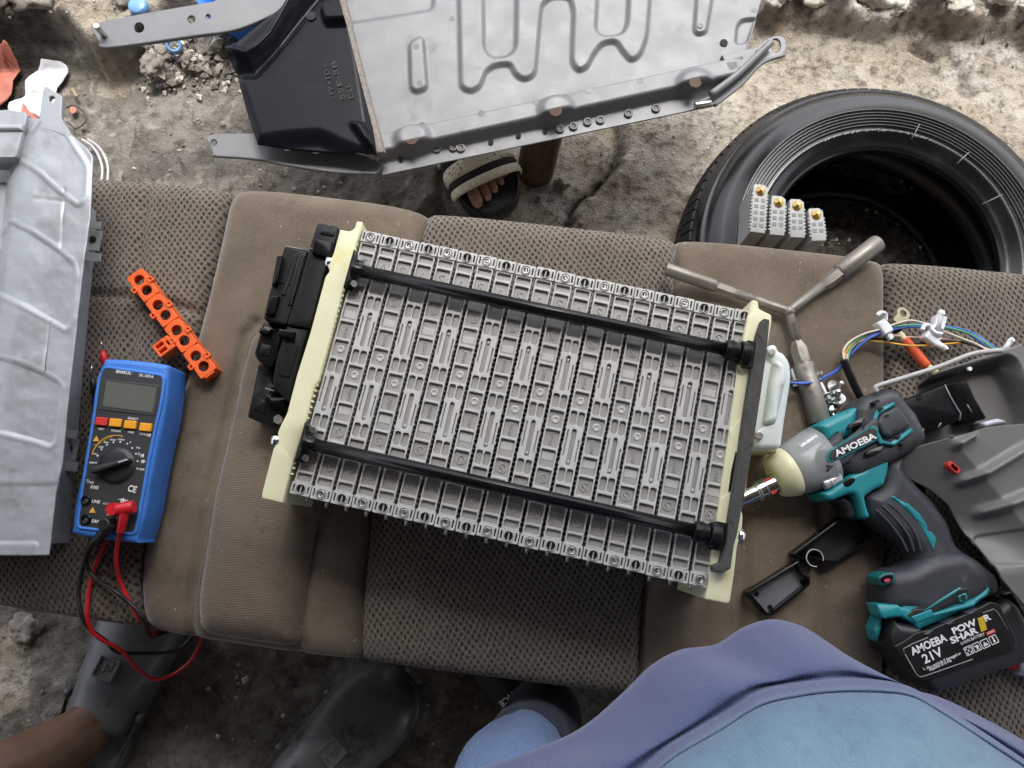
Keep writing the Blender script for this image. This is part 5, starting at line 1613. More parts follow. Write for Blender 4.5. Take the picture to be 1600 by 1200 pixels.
    for q in rib:
        mb = MB(); mb.tube(smooth([P(u, v, z + .0558) for u, v in q], 5, False), .0014, 6); obj('grip_rib', mb, SLATE, t)
    S('foot', [(1367, 900), (1380, 888), (1400, 886), (1415, 878), (1440, 866), (1484, 858), (1506, 870), (1540, 896), (1545, 918), (1538, 930), (1440, 968), (1372, 950), (1366, 922)], .004, .064, SLATE, .016, r=8, seg=6, bot=.01)
    S('foot_band', [(1370, 944), (1404, 945), (1410, 950), (1500, 916), (1512, 922), (1440, 962), (1526, 934), (1543, 914), (1549, 922), (1546, 930), (1524, 948), (1436, 984), (1428, 974), (1408, 964), (1382, 968), (1376, 962)], .042, .0648, TEAL, .003, r=2)
    S('side_panel', [(1416, 962), (1428, 952), (1498, 920), (1512, 918), (1516, 924), (1502, 938), (1462, 956), (1434, 974)], .04, .0652, COALP, .0015, r=2)
    S('belt_clip_mount', [(1424, 964), (1456, 952), (1460, 962), (1432, 974)], .04, .0664, TEAL, .001, r=2)
    S('screw_plate', [(1498, 931), (1510, 926), (1513, 936), (1501, 942)], .04, .0666, TEAL, .001, r=2)
    p = P(1505, 934, z + .0668); mb = MB(); mb.cyl(p - Vector((0, 0, .002)), p, .0028, 14); obj('screw_hole', mb, DARK, t)
    S('display_frame', [(1372, 903), (1380, 896), (1396, 894), (1401, 901), (1397, 911), (1378, 916)], .04, .066, pm('teal rim', (.01, .12, .12), .4), .002, r=3)
    S('display', [(1375, 904), (1382, 898), (1395, 897), (1397, 902), (1394, 909), (1379, 913)], .05, .0668, BLACKG, .001, r=3)
    S('indicator', [(1381, 907), (1386, 904), (1392, 905), (1390, 909), (1384, 910)], .06, .0672, pm('red indicator', (.65, .06, .12), .4), .0002, r=1)
    bat = S('battery_case', [(1378, 962), (1384, 968), (1412, 972), (1436, 986), (1526, 950), (1550, 930), (1566, 942), (1590, 985), (1601, 1008), (1590, 1026), (1440, 1076), (1430, 1070), (1398, 1034), (1376, 1006), (1372, 985)], .002, .066, COALP, .010, r=5, seg=5, bot=.008)
    S('battery_latch', [(1366, 985), (1376, 962), (1381, 968), (1379, 985), (1372, 1004)], .03, .05, TEAL, .004, bat, r=2)
    S('label_face', [(1396, 1010), (1412, 1002), (1432, 988), (1450, 985), (1520, 955), (1548, 940), (1562, 944), (1590, 1000), (1586, 1014), (1446, 1064), (1436, 1060), (1410, 1026)], .05, .0685, pm('battery label black', (.010, .010, .011), .35), .0012, bat, r=4)
    edge = [P(u, v, z + .0688) for u, v in ((1414, 1022), (1411, 1014), (1426, 1006), (1450, 996))]; mb = MB(); mb.tube(edge, .0006, 5)
    mb.tube([P(u, v, z + .0688) for u, v in ((1414, 1022), (1432, 1054), (1438, 1058), (1446, 1056), (1520, 1030))], .0006, 5)
    mb.tube([P(u, v, z + .0688) for u, v in ((1535, 958), (1552, 952), (1558, 956), (1574, 984))], .0006, 5); obj('label_edge', mb, pm('label outline', (.2, .2, .2), .4), bat)
    L = z + .0688
    mb = MB()
    put_text(mb, 'AMOEBA', (1425.5, 1024), (1480.5, 1000.5), L, 10.5, .028)
    put_text(mb, '21V', (1445, 1037), (1474.5, 1023.5), L, 12.5, .022)
    put_text(mb, 'POW', (1490, 991), (1527, 975.5), L, 8.6, .035)
    put_text(mb, 'R', (1540, 971), (1549, 967), L, 8.6, .035)
    put_text(mb, 'SHAR', (1487, 1006), (1529, 988), L, 8.6, .035)
    put_text(mb, 'LI-ION BATTERY', (1502, 1007.5), (1539, 992), L, 4, .0)
    put_text(mb, 'May explode if damaged or', (1449, 1046), (1502, 1022), L, 4, .008)
    put_text(mb, 'disposed of in fire', (1452.5, 1048.5), (1487, 1033.5), L, 4, .008)
    put_text(mb, 'L', (1443.5, 1047), (1446, 1046), L, 4, 0)
    for k, (u, v) in enumerate(((1513.5, 1016.5), (1526, 1011), (1539, 1005.5), (1552.5, 999.5))):
        p = P(u, v, L)
        mb.xf = Matrix.Translation((p.x, p.y, 0)) @ Matrix.Rotation(R_(23), 4, 'Z')
        mb.add(curve_plate(rrect(0, 0, .0080, .0080, .0008), [rrect(0, 0, .0068, .0068, .0005)], L - .0001, L + .0003))
        if k == 0:
            for a in range(3):
                for b in range(3):
                    if (a + b) % 2 == 0: mb.box((-.002 + a * .002, -.002 + b * .002, L), (.0013, .0013, .0004))
        elif k == 1:
            mb.box((0, -.0004, L), (.0009, .0062, .0004), .7); mb.slab(circ(.0006, .0003, .0016, 8), L, L + .0003); mb.box((.0006, -.002, L), (.003, .0009, .0004))
        elif k == 2:
            mb.slab([(-.0024, -.0022), (.0024, -.0022), (.0018, .0004), (.0004, -.0002), (-.0002, .0024), (-.0012, .0002)], L, L + .0003)
        else:
            mb.slab(circ(0, -.0014, .0013, 10), L, L + .0003); mb.box((0, .0008, L), (.001, .0034, .0004)); mb.slab(circ(0, .0021, .0009, 8), L, L + .0003)
        mb.xf = Matrix()
    obj('lettering', mb, WHITE, bat)
    mb = MB()
    for k in range(7):
        p = P(1532.5 + .8 * k, 965.5 + 3.1 * k, L); mb.box((p.x, p.y, L), (.0066, .0013, .0004), R_(23))
    obj('yellow_bars', mb, pm('yellow label print', (.75, .50, .03), .5), bat)
    mb = MB(); p = P(1548, 988, L); mb.box((p.x, p.y, L), (.0098, .0034, .0004), R_(23)); obj('red_tag', mb, redp, bat)
    mb = MB(); put_text(mb, '4.0AH', (1543, 991.4), (1553.5, 987), L + .0003, 3.2, 0); obj('tag_lettering', mb, WHITE, bat)
    for k, (u, v) in enumerate(((1452, 988), (1486, 972), (1520, 956))):
        S('battery_notch', [(u - 10, v + 2), (u + 8, v - 6), (u + 6, v - 1), (u + 1, v + 4), (u - 5, v + 5)], .05, .0692, SLATE, .0008, bat, r=1)
impact()

# ------------------------------------------------------------------ black trim tray
def trim_tray():
    z = SZ
    t = thing('trim_tray', 'black plastic trim tray with a split ring hook, lying below the impact wrench', 'tray', P(1260, 880, SZ))
    def pan(name, pts, depth, m2, fz=.005):
        o = rnd(P2(pts, z + depth), .002, 3)
        if area2(o) < 0: o = o[::-1]
        i = inset(o, .0024)
        R = [[(a.x, a.y, z + .001), (a.x, a.y, z + depth - .0005), (a.x * .7 + b.x * .3, a.y * .7 + b.y * .3, z + depth), (b.x, b.y, z + depth), (b.x, b.y, z + .002)] for a, b in zip(o, i)]
        mb = MB(); mb.rings(R + [R[0]], True, False, False)
        w = obj(name, mb, BLACKG, t, auto=45)
        mb = MB(); mb.slab(inset(o, .0012), z + .0015, z + fz, 0); obj('tray_floor', mb, m2, w)
        return w
    fl = pm('black floor with painted sheen', (.17, .178, .19), .45, bump=.08)  # grey reflection on the black pan put into its floor colour
    w = pan('long_pan', [(1238, 866), (1318, 806), (1348, 812), (1362, 828), (1364, 842), (1308, 880), (1290, 879), (1272, 872), (1252, 874)], .020, COALP)
    w2 = pan('end_pan', [(1167, 926), (1248, 876), (1254, 894), (1266, 902), (1266, 914), (1206, 962), (1198, 962)], .019, fl, .0075)
    for u, v in ((1182, 928), (1254, 910), (1203, 949)):
        p = P(u, v, z + .0078); mb = MB(); mb.cyl((p.x, p.y, z + .006), (p.x, p.y, z + .0080), .0028, 14); obj('pin_mark', mb, BLACK, w2)
    mb = MB(); c = P(1273, 872, z + .021)
    n = 26; A = [R_(-20 + 300 * k / n) for k in range(n + 1)]
    mb.rings([[c + Vector((math.cos(a) * r, math.sin(a) * r, dz)) for r, dz in ((.0082, 0), (.0095, 0), (.0095, -.017), (.0082, -.017))] for a in A], True)
    obj('split_ring', mb, COALP, t, auto=40)
    mb = MB(); mb.tube([c + Vector((math.cos(a) * .0089, math.sin(a) * .0089, .0002)) for a in A], .0007, 5); obj('ring_edge', mb, pm('pale worn edge', (.5, .5, .52), .3), t)
trim_tray()

# ------------------------------------------------------------------ grey blower duct with relay box
GREYP = pm('grey duct plastic', (.150, .147, .142), .42, var=.07, bump=.15, bs=700, dirt=((.16, .155, .15), .3, 16), scr=.15)
def duct():
    z = SZ
    t = thing('blower_duct', 'grey plastic battery blower duct lying at the right edge', 'duct', P(1540, 740, SZ))
    zt = z + .075
    r = lambda p, q: rnd(p, q, 4)
    def rid(u, v):
        d = pdist(u, v, [(1495, 700), (1522, 738), (1556, 778), (1590, 812)])
        face = sstep(-6, 6, (u - 1495) * .74 - (v - 690) * .62)
        tubes = .010 * np.exp(-(pdist(u, v, [(1512, 750), (1540, 738), (1620, 690)]) / 7) ** 2) + .009 * np.exp(-(pdist(u, v, [(1496, 694), (1516, 682)]) / 7) ** 2) + .010 * np.exp(-(pdist(u, v, [(1545, 800), (1600, 778), (1640, 760)]) / 8) ** 2)
        pk = -.003 * sstep(3, -3, sdist(u, v, r([(1540, 845), (1545, 838), (1640, 820), (1640, 880), (1560, 882), (1548, 870)], 6)))
        return tubes + pk - .00055 * np.maximum(0, -((u - 1497) * .74 - (v - 690) * .62) - 4) * sstep(900, 800, v)
    pressed('duct_shell', GREYP, t, [(1424, 702), (1434, 720), (1446, 742), (1480, 764), (1506, 788), (1520, 812), (1531, 836), (1544, 852), (1556, 880), (1566, 905), (1600, 945), (1640, 975)],
            [(1488, 684), (1540, 668), (1640, 658), (1700, 690), (1700, 800), (1700, 960)], lambda u, v: zt + 0 * u, [], 90, 160, .003, rid)
    mb = MB(); mb.slab(P2([(1510, 700), (1680, 690), (1680, 930), (1620, 930), (1600, 850)], zt), z + .002, zt - .022, .004); obj('duct_base', mb, GREYP, t)
    # open pan of the duct with its raised rim
    def pz(u, v): return z + .028 + 0 * u
    def pan(u, v):
        rim = sdist(u, v, r([(1380, 622), (1478, 590), (1552, 570), (1562, 590), (1590, 660), (1700, 640), (1700, 700), (1380, 740), (1370, 640)], 10))
        h = .030 * sstep(-2, 10, rim)
        h += .014 * np.exp(-(pdist(u, v, [(1552, 575), (1568, 600), (1584, 632), (1592, 664)]) / 6) ** 2)
        return h
    pressed('duct_pan', GREYP, t, [(1434, 592), (1434, 605), (1434, 640), (1426, 700)], [(1567, 548), (1578, 575), (1590, 602), (1640, 600), (1700, 690)], pz, [], 110, 90, .003, pan)
    mb = MB(); mb.tube(smooth([P(u, v, z + .058) for u, v in ((1370, 612), (1368, 606), (1374, 602), (1420, 588), (1470, 572), (1520, 553), (1566, 547))], 6, False), .0026, 8); obj('rim_wire', mb, pm('pale grey rim', (.42, .42, .41), .35), t)
    p = P(1516, 576, z + .060); mb = MB(); mb.cyl(p - Vector((0, 0, .004)), p, .0022, 12); obj('rivet_hole', mb, WHITE, t)
    mb = MB()
    for q, (u, v) in enumerate(((1481, 727), (1484, 730), (1487, 733), (1490, 735))):
        c = P(u, v, zt - .012); mb.cyl(c - Vector((0, 0, .012)), c + Vector((0, 0, .0065)), .0036, 12, None, .0008)
    obj('red_insert', mb, pm('red insert', (.62, .05, .04), .4), t)
    # black relay box inside
    zb = z + .056
    BOX = pm('black box plastic', (.006, .006, .007), .3, bump=.04, spec=.12)
    b = thing('relay_box', 'glossy black plastic relay box lying in the grey duct behind the impact wrench', 'relay box', P(1470, 640, SZ))
    mb = MB(); mb.slab(rnd(P2([(1390, 640), (1410, 626), (1476, 600), (1500, 645), (1498, 658), (1440, 680), (1420, 690), (1400, 690)], zb), .002), z + .029, zb, .002, 2); m_ = obj('box_body', mb, BOX, b, auto=50)
    mb = MB(); mb.slab(rnd(P2([(1474, 600), (1510, 592), (1524, 622), (1542, 652), (1540, 655), (1507, 662), (1498, 658), (1500, 645)], zb - .01), .002), z + .029, zb - .01, .002, 2); obj('box_lid', mb, BOX, b, auto=50)
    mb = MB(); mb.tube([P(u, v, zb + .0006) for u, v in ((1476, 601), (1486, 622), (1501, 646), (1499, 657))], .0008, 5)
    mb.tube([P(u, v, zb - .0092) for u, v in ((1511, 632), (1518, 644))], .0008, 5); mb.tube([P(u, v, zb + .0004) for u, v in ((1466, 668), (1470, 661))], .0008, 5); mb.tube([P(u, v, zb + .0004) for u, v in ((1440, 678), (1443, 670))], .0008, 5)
    obj('edge_highlight', mb, pm('box edge highlight', (.22, .24, .26), .3), b)  # pale lines laid on the box edges stand in for highlights
    mb = MB(); mb.slab(rnd(P2([(1536, 660), (1560, 653), (1572, 656), (1576, 662), (1540, 668)], z + .050), .003), z + .029, z + .050, .004); obj('white_plug', mb, pm('white plug', (.55, .57, .62), .4), b)
    mb = MB(); mb.cyl(P(1436, 620, zb), P(1436, 620, zb + .002), .003, 12); obj('pin_mark', mb, DARK, b)
duct()

# ------------------------------------------------------------------ wires, clips and other leads
def harness():
    s = SZ
    t = thing('wire_harness', 'bundle of thin coloured wires with white clips, curving over the right seat cushion', 'wire harness', P(1430, 520, SZ))
    W = [('blue_wire', (.04, .10, .42), [(1230, 598, .03), (1262, 599, .028), (1290, 590, .018), (1312, 576, .012), (1335, 548, .014), (1360, 528, .018), (1385, 518, .018), (1420, 511, .016), (1470, 512, .016), (1510, 520, .018), (1545, 544, .026), (1572, 562, .034), (1610, 600, .04)]),
         ('blue_wire', (.05, .13, .48), [(1236, 598, .026), (1264, 597, .024), (1292, 587, .018), (1314, 572, .010), (1338, 544, .012), (1362, 524, .016), (1386, 515, .018), (1420, 508, .016), (1472, 509, .016), (1514, 518, .018), (1550, 540, .026), (1580, 562, .034), (1612, 585, .04)]),
         ('green_wire', (.08, .30, .16), [(1324, 566, .02), (1326, 552, .016), (1334, 536, .014), (1352, 524, .016), (1372, 516, .018), (1400, 510, .018), (1440, 508, .016), (1480, 512, .018), (1520, 524, .02), (1556, 548, .03), (1604, 590, .04)]),
         ('yellow_wire', (.60, .33, .04), [(1318, 564, .02), (1322, 550, .014), (1334, 536, .012), (1360, 533, .012), (1390, 536, .012), (1420, 540, .014), (1446, 540, .016), (1475, 538, .014), (1505, 536, .014), (1530, 542, .022), (1560, 552, .036), (1600, 580, .04)]),
         ('cream_wire', (.55, .50, .40), [(1319, 562, .022), (1318, 548, .018), (1328, 534, .016), (1350, 522, .018), (1378, 514, .02), (1400, 506, .02), (1420, 501, .016), (1440, 504, .016), (1468, 515, .018), (1500, 528, .018), (1530, 540, .024), (1562, 560, .036), (1596, 598, .04)]),
         ('pink_wire', (.55, .36, .30), [(1322, 562, .02), (1330, 544, .012), (1350, 530, .012), (1385, 524, .014), (1420, 527, .012), (1455, 528, .014), (1485, 531, .012), (1515, 538, .018), (1550, 552, .034), (1592, 592, .04)]),
         ('black_wire', (.012, .012, .012), [(1322, 564, .018), (1336, 540, .010), (1352, 530, .010), (1385, 530, .010), (1412, 535, .012), (1440, 536, .014), (1470, 534, .012), (1500, 534, .014), (1540, 548, .03), (1590, 590, .04)])]
    for n, c, p in W:
        mb = MB(); mb.tube(smooth([P(u, v, s + h) for u, v, h in p], 7, False), .00135, 7); obj(n, mb, pm(n, c, .4, var=.06, bump=.02), t)
    mb = MB(); mb.tube(smooth([P(u, v, s + h) for u, v, h in ((1318, 562, .020), (1326, 582, .018), (1336, 604, .014), (1346, 624, .010), (1354, 640, .008))], 6, False), .0042, 12); obj('black_sleeve', mb, BLACK, t)
    wm = pm('white nylon clip', (.72, .74, .78), .4, var=.04)
    for u, v, a in ((1380, 512, -60), (1454, 529, -40), (1466, 505, 70)):
        p = P(u, v, s + .018); mb = MB(); mb.xf = Matrix.Translation(p) @ Matrix.Rotation(R_(a), 4, 'Z')
        mb.slab(rrect(0, 0, .017, .012, .002), -.006, .006, .002, 2); mb.slab(rrect(.010, 0, .012, .006, .001), -.002, .003, .001, 2)
        mb.tube(smooth([(-.006, .005, .004), (-.012, .008, .006), (-.016, .003, .008), (-.015, -.003, .009)], 5, False), .0024, 8)
        obj('cable_clip', mb, wm, t, auto=45)
    for u0, v0, u1, v1 in ((1465, 512, 1471, 490), (1462, 536, 1476, 544), (1566, 550, 1580, 532)):
        a, b = P(u0, v0, s + .022), P(u1, v1, s + .024); mb = MB(); mb.tube([a, a.lerp(b, .6), b, b + Vector((.001, .001, .002))], [.0034, .003, .0036, .003], 8); obj('clip_tail', mb, wm, t)
    # ring terminal lead with red sleeve
    t = thing('power_lead', 'short lead with orange red sleeve and a brass ring terminal, under the white clips', 'lead', P(1420, 530, SZ))
    zz = s + .008
    mb = MB(); mb.xf = Matrix.Translation(P(1410, 491, zz)) @ Matrix.Rotation(R_(45), 4, 'Z') @ Matrix.Rotation(.25, 4, 'Y')
    mb.add(curve_plate(circ(0, 0, .0082, 24), [circ(0, 0, .0042, 20)], 0, .002, .0003)); mb.add(curve_plate(rnd([(-.007, -.0055), (-.007, .0055), (-.017, .0045), (-.017, -.0045)], .001), [], 0, .002, .0003))
    obj('ring_terminal', mb, pm('dull brass', (.28, .25, .17), .4, .9), t)
    q = [(1398, 505), (1402, 516), (1412, 530), (1428, 548), (1448, 572), (1462, 582)]
    full = smooth([P(u, v, zz + .002) for u, v in q], 8, False)
    n = len(full)
    mb = MB(); mb.tube(full[:int(n * .28)], .0046, 12); obj('black_boot', mb, BLACK, t)
    mb = MB(); mb.tube(full[int(n * .24):int(n * .42)], .0042, 12); obj('cream_sleeve', mb, CREAM, t)
    mb = MB(); mb.tube(full[int(n * .40):int(n * .82)], .0056, 14); obj('red_sleeve', mb, pm('orange red sleeve', (.68, .10, .035), .45), t)
    mb = MB(); mb.tube(full[int(n * .80):], .0044, 12); obj('cream_end', mb, CREAM, t)
    # corrugated black lead with yellow tape between tool handle and duct
    t = thing('corrugated_lead', 'black corrugated cable with yellow tape, between the tool handle and grey duct', 'cable', P(1425, 730, SZ))
    pth = smooth([P(u, v, s + h) for u, v, h in ((1412, 700, .02), (1418, 715, .022), (1428, 735, .022), (1436, 752, .018), (1440, 770, .010), (1436, 800, .006))], 10, False)
    mb = MB(); mb.tube(pth, .004, 12, True, lambda q: .0040 + (.0007 if int(q * 60) % 2 else 0)); obj('corrugated_tube', mb, BLACK, t)
    n = len(pth); mb = MB(); mb.tube(pth[int(n * .34):int(n * .60)], .0056, 14); obj('yellow_tape', mb, pm('yellow tape', (.55, .40, .03), .5), t)
    # white round thing by the handle
    t = thing('white_connector', 'round white connector with metal contacts, half hidden behind the tool handle', 'connector', P(1408, 738, SZ))
    p = P(1408, 738, s + .012); mb = MB(); mb.lathe([(0, .004), (.010, .004), (.0125, .008), (.0145, .006), (.015, -.010), (0, -.011)], 28, p); obj('connector_body', mb, pm('dirty white plastic', (.58, .57, .54), .4), t)
    for dx, dy in ((-.004, .003), (.004, -.002), (.008, .004)):
        mb = MB(); mb.lathe([(0, .0075), (.002, .006), (.0022, .003)], 10, p + Vector((dx, dy, 0))); obj('contact', mb, CHROME, t)
    # black flat lead from the battery to the duct
    t = thing('black_connector_lead', 'ribbed black cable with a foil collar, coming from under the duct to the tool battery', 'cable', P(1570, 915, SZ))
    pth = smooth([P(u, v, s + h) for u, v, h in ((1534, 896, .012), (1552, 902, .016), (1566, 916, .018), (1580, 936, .016), (1600, 966, .014), (1630, 990, .012))], 10, False)
    mb = MB(); mb.tube(pth, .006, 12, True, lambda q: .0054 + (.0008 if int(q * 44) % 2 else 0)); obj('ribbed_tube', mb, BLACK, t)
    n = len(pth); mb = MB(); mb.tube(pth[int(n * .36):int(n * .50)], .0072, 14); obj('foil_collar', mb, pm('foil', (.6, .56, .5), .3, .7), t)
    # red and white cap at the right edge
    t = thing('red_white_cap', 'red and white plastic screwdriver end poking out under the tool battery at the right edge', 'screwdriver', P(1588, 1037, SZ))
    a, b = P(1560, 1033, s + .012), P(1578, 1034, s + .012)
    d = (b - a).normalized()
    mb = MB(); mb.tube([a, b, b + d * .012], [.005, .0085, .0085], 20); obj('red_nose', mb, pm('red plastic', (.45, .02, .03), .35), t)
    mb = MB(); mb.tube([b + d * .004, b + d * .006, b + d * .016, b + d * .03, b + d * .05], [.010, .0125, .014, .0145, .013], 24); obj('white_handle', mb, pm('glossy white plastic', (.66, .64, .63), .25, dirt=((.4, .1, .1), .3, 60)), t)
harness()
# ------------------------------------------------------------------ people
def skin_material(name, a, b):
    t = NT(name)
    c = t.mix(t.ramp(t.noise(25, 5, .6), [(.35, 0), (.65, 1)]), a, b)
    return t.set(col=c, rough=.48, nrm=t.bump(t.noise(350, 4), .25, .0006), sss=.05)
SKIN = skin_material('brown skin', (.085, .042, .026), (.135, .070, .044))
SKIN2 = skin_material('warm brown skin', (.20, .10, .065), (.29, .155, .105))
NAIL = pm('toe nail', (.34, .20, .155), .3, var=.05)
HAIR = pm('black hair', (.012, .010, .009), .6, bump=.6, bs=300)
CLOG = pm('black clog rubber', (.105, .11, .118), .40, var=.25, vs=14, bump=.3, bs=400, dirt=((.018, .018, .019), .38, 20))
def denim(name, a, b, sheen=.1):
    t = NT(name)
    w = t.n('ShaderNodeTexWave', wave_type='BANDS'); w.inputs['Scale'].default_value = 260; w.inputs['Distortion'].default_value = .6
    t.l(t.coord((1, 1, .6), .78), w.inputs['Vector'])
    c = t.mix(t.ramp(t.noise(10, 5, .6), [(.35, 0), (.65, 1)]), a, b)
    c = t.mix(t.math('MULTIPLY', w.outputs[1], .4), c, tuple(min(1, x * 1.5 + .01) for x in b))
    c = t.mix(t.ramp(t.noise(420, 2), [(.5, 0), (.7, .4)]), c, tuple(min(1, x * 1.6 + .02) for x in b))
    return t.set(col=c, rough=.85, nrm=t.bump(w.outputs[1], .4, .0008), sheen=sheen)
def frame(o, d, z=0):
    """Foot frame: x from heel to toe along d, z up, origin o."""
    d = Vector((d[0], d[1], 0)).normalized()
    return Matrix.Translation(o) @ Matrix((d, Vector((-d.y, d.x, 0)), Vector((0, 0, 1)))).transposed().to_4x4()
def sole_outline(L, w, k=1):
    return smooth([(0.0, -.012 * k), (.0, .012 * k), (L * .10, w * .68), (L * .35, w * .66), (L * .55, w * .80), (L * .74, w), (L * .88, w * .86), (L * .97, w * .5), (L, 0.0), (L * .975, -w * .5), (L * .88, -w * .88), (L * .70, -w * .92), (L * .5, -w * .72), (L * .3, -w * .66), (L * .10, -w * .66)], 4)
def clog(parent, M, label=None, L=.285, W=.062):
    mb = MB(M); mb.slab(sole_outline(L, W), 0, .030, .006, 3, bot=.004); s = obj('clog_sole', mb, CLOG, parent)
    x0 = .090
    xs = np.concatenate([np.linspace(x0, L - .05, 16), L - .05 + .05 * np.sin(np.linspace(.1, 1, 12) * math.pi / 2)])
    mb = MB(M); R = []
    for x in xs:
        q = max(0., (x - (L - .085)) / .085)
        w = np.interp(x, [x0, .15, .205, L - .085, L], [.047, .055, W + .001, W + .001, W]) * math.sqrt(max(1 - q ** 2.4, 0.0006))
        h = np.interp(x, [x0, .14, .18, .22, .25, L - .02, L], [.070, .070, .059, .046, .040, .032, .016]) * (max(1 - q ** 4, .02)) ** .5
        R.append([(x - .012 * (math.cos(math.pi * k / 22) ** 2) * (1 if x < x0 + .03 else 0), w * math.cos(math.pi * k / 22), .022 + h * math.sin(math.pi * k / 22) ** .75) for k in range(23)])
    mb.rings(R, False, False, False)
    v = obj('clog_upper', mb, CLOG, parent, solid=.004)
    # heel strap, buckle rivets, badge
    mb = MB(M); A = [math.pi * (-.5 - k / 18) for k in range(19)]
    path = [(.110, -.052, .056)] + [(.052 + math.cos(a) * .050, math.sin(a) * .046, .066 - .012 * abs(math.sin(a))) for a in A] + [(.110, .052, .056)]
    R = []
    for p in path: R.append([(p[0], p[1], p[2] - .008), (p[0] - .003 * 0, p[1] * 1.05, p[2] - .008), (p[0], p[1] * 1.05, p[2] + .008), (p[0], p[1], p[2] + .008)])
    mb.rings(R, True); obj('heel_strap', mb, CLOG, v, sub=1)
    for s in (-1, 1):
        mb = MB(M); mb.cyl((.108, s * .050, .056), (.108, s * .058, .056), .0065, 16, None, .001); obj('rivet', mb, CLOG, v)
    M2 = M @ Matrix.Translation((.164, 0, .0915)) @ Matrix.Rotation(.20, 4, 'Y') @ Matrix.Rotation(.0, 4, 'Z')
    mb = MB(M2); mb.add(curve_plate(rrect(0, 0, .029, .029, .002), [rrect(0, 0, .0235, .0235, .0015)], -.004, .0028, .0006))
    mb.slab(rrect(0, 0, .0240, .0240, .001), -.004, -.0002, 0)
    for k in range(3):
        a = 2.1 * k + .4; mb.tube([(0, 0, .0006), (.0065 * math.cos(a), .0065 * math.sin(a), .0006)], .0010, 5)
    mb.box((.006, -.007, .0003), (.008, .0012, .0012)); mb.box((-.006, .008, .0003), (.008, .0012, .0012)); obj('badge', mb, pm('scuffed badge rubber', (.12, .125, .13), .4, var=.3, vs=90), v)
    return v

# the man in clogs, sitting at the lower left
def clog_person():
    t = thing('person', 'person in black rubber clogs with bare brown legs', 'person', P(300, 1180, 0))
    h1, d1 = P(118, 1230, 0), (P(222, 968, 0) - P(118, 1230, 0)); h1.z = HZ(h1.x, h1.y)
    d2 = P(614, 1052, 0) - P(432, 1232, 0); h2 = P(636, 1056, .03) - d2.normalized() * .285; h2.z = HZ(h2.x, h2.y)
    h1 = P(251, 902, .03) - d1.normalized() * .285; h1.z = HZ(h1.x, h1.y)
    M1, M2 = frame(h1, d1), frame(h2, d2)
    clog(t, M1); clog(t, M2)
    nodes, edges = [], []
    def add(p, r, par=None):
        nodes.append((*p, r)); i = len(nodes) - 1
        if par is not None: edges.append((par, i))
        return i
    hip = Vector((-.78, -.86, .46))
    pel = add(hip, .135)
    ch = add(hip + Vector((0, .02, .22)), .13, pel); ne = add(hip + Vector((.02, .06, .44)), .07, ch); hd = add(hip + Vector((.03, .10, .60)), .09, ne); add(hip + Vector((.04, .12, .70)), .085, hd)
    for s, kn in ((-1, Vector((-.30, -.62, .52))), (1, Vector((.02, -.72, .52)))):
        sh = add(hip + Vector((s * .17, .05, .38)), .055, ch); el = add(hip + Vector((s * .24, .14, .14)), .043, sh); add((hip + Vector((s * .16, .36, .10))), .032, el)
    for M, kn, s, an in ((M1, Vector((-1.00, -.36, .42)), -1, (.052, 0, .095)), (M2, Vector((-.40, -.66, .50)), 1, (.052, 0, .095))):
        h = add(hip + Vector((s * .10, .06, -.02)), .095, pel)
        k = add(kn, .062, h)
        a = M @ Vector(an)
        c = add(kn.lerp(a, .33) + Vector((0, -.01, 0)), .058, k)
        c2 = add(kn.lerp(a, .72), .044, c)
        q = add(a, .037, c2)
        he = add(M @ Vector((.05, 0, .055)), .032, q)
        add(M @ Vector((.12, 0, .050)), .026, q)
        add(M @ Vector((.19, 0, .036)), .020, len(nodes) - 1)
    skin_body('body', nodes, edges, SKIN, t)
    cl = denim('dark shorts', (.02, .022, .03), (.035, .04, .05))
    n2, e2 = [(*hip, .155)], []
    n2.append((*(hip + Vector((0, 0, .1))), .15)); e2.append((0, 1))
    for s, kn in ((-1, Vector((-1.00, -.36, .42))), (1, Vector((-.40, -.66, .50)))):
        a = hip + Vector((s * .10, .06, -.02)); n2.append((*a, .115)); e2.append((0, len(n2) - 1)); n2.append((*a.lerp(kn, .8), .09)); e2.append((len(n2) - 2, len(n2) - 1))
    skin_body('shorts', n2, e2, cl, t)
    mb = MB(); bmesh.ops.create_icosphere(mb.bm, subdivisions=3, radius=.105, matrix=Matrix.Translation(hip + Vector((.02, .08, .66)))); obj('hair', mb, HAIR, t)
clog_person()

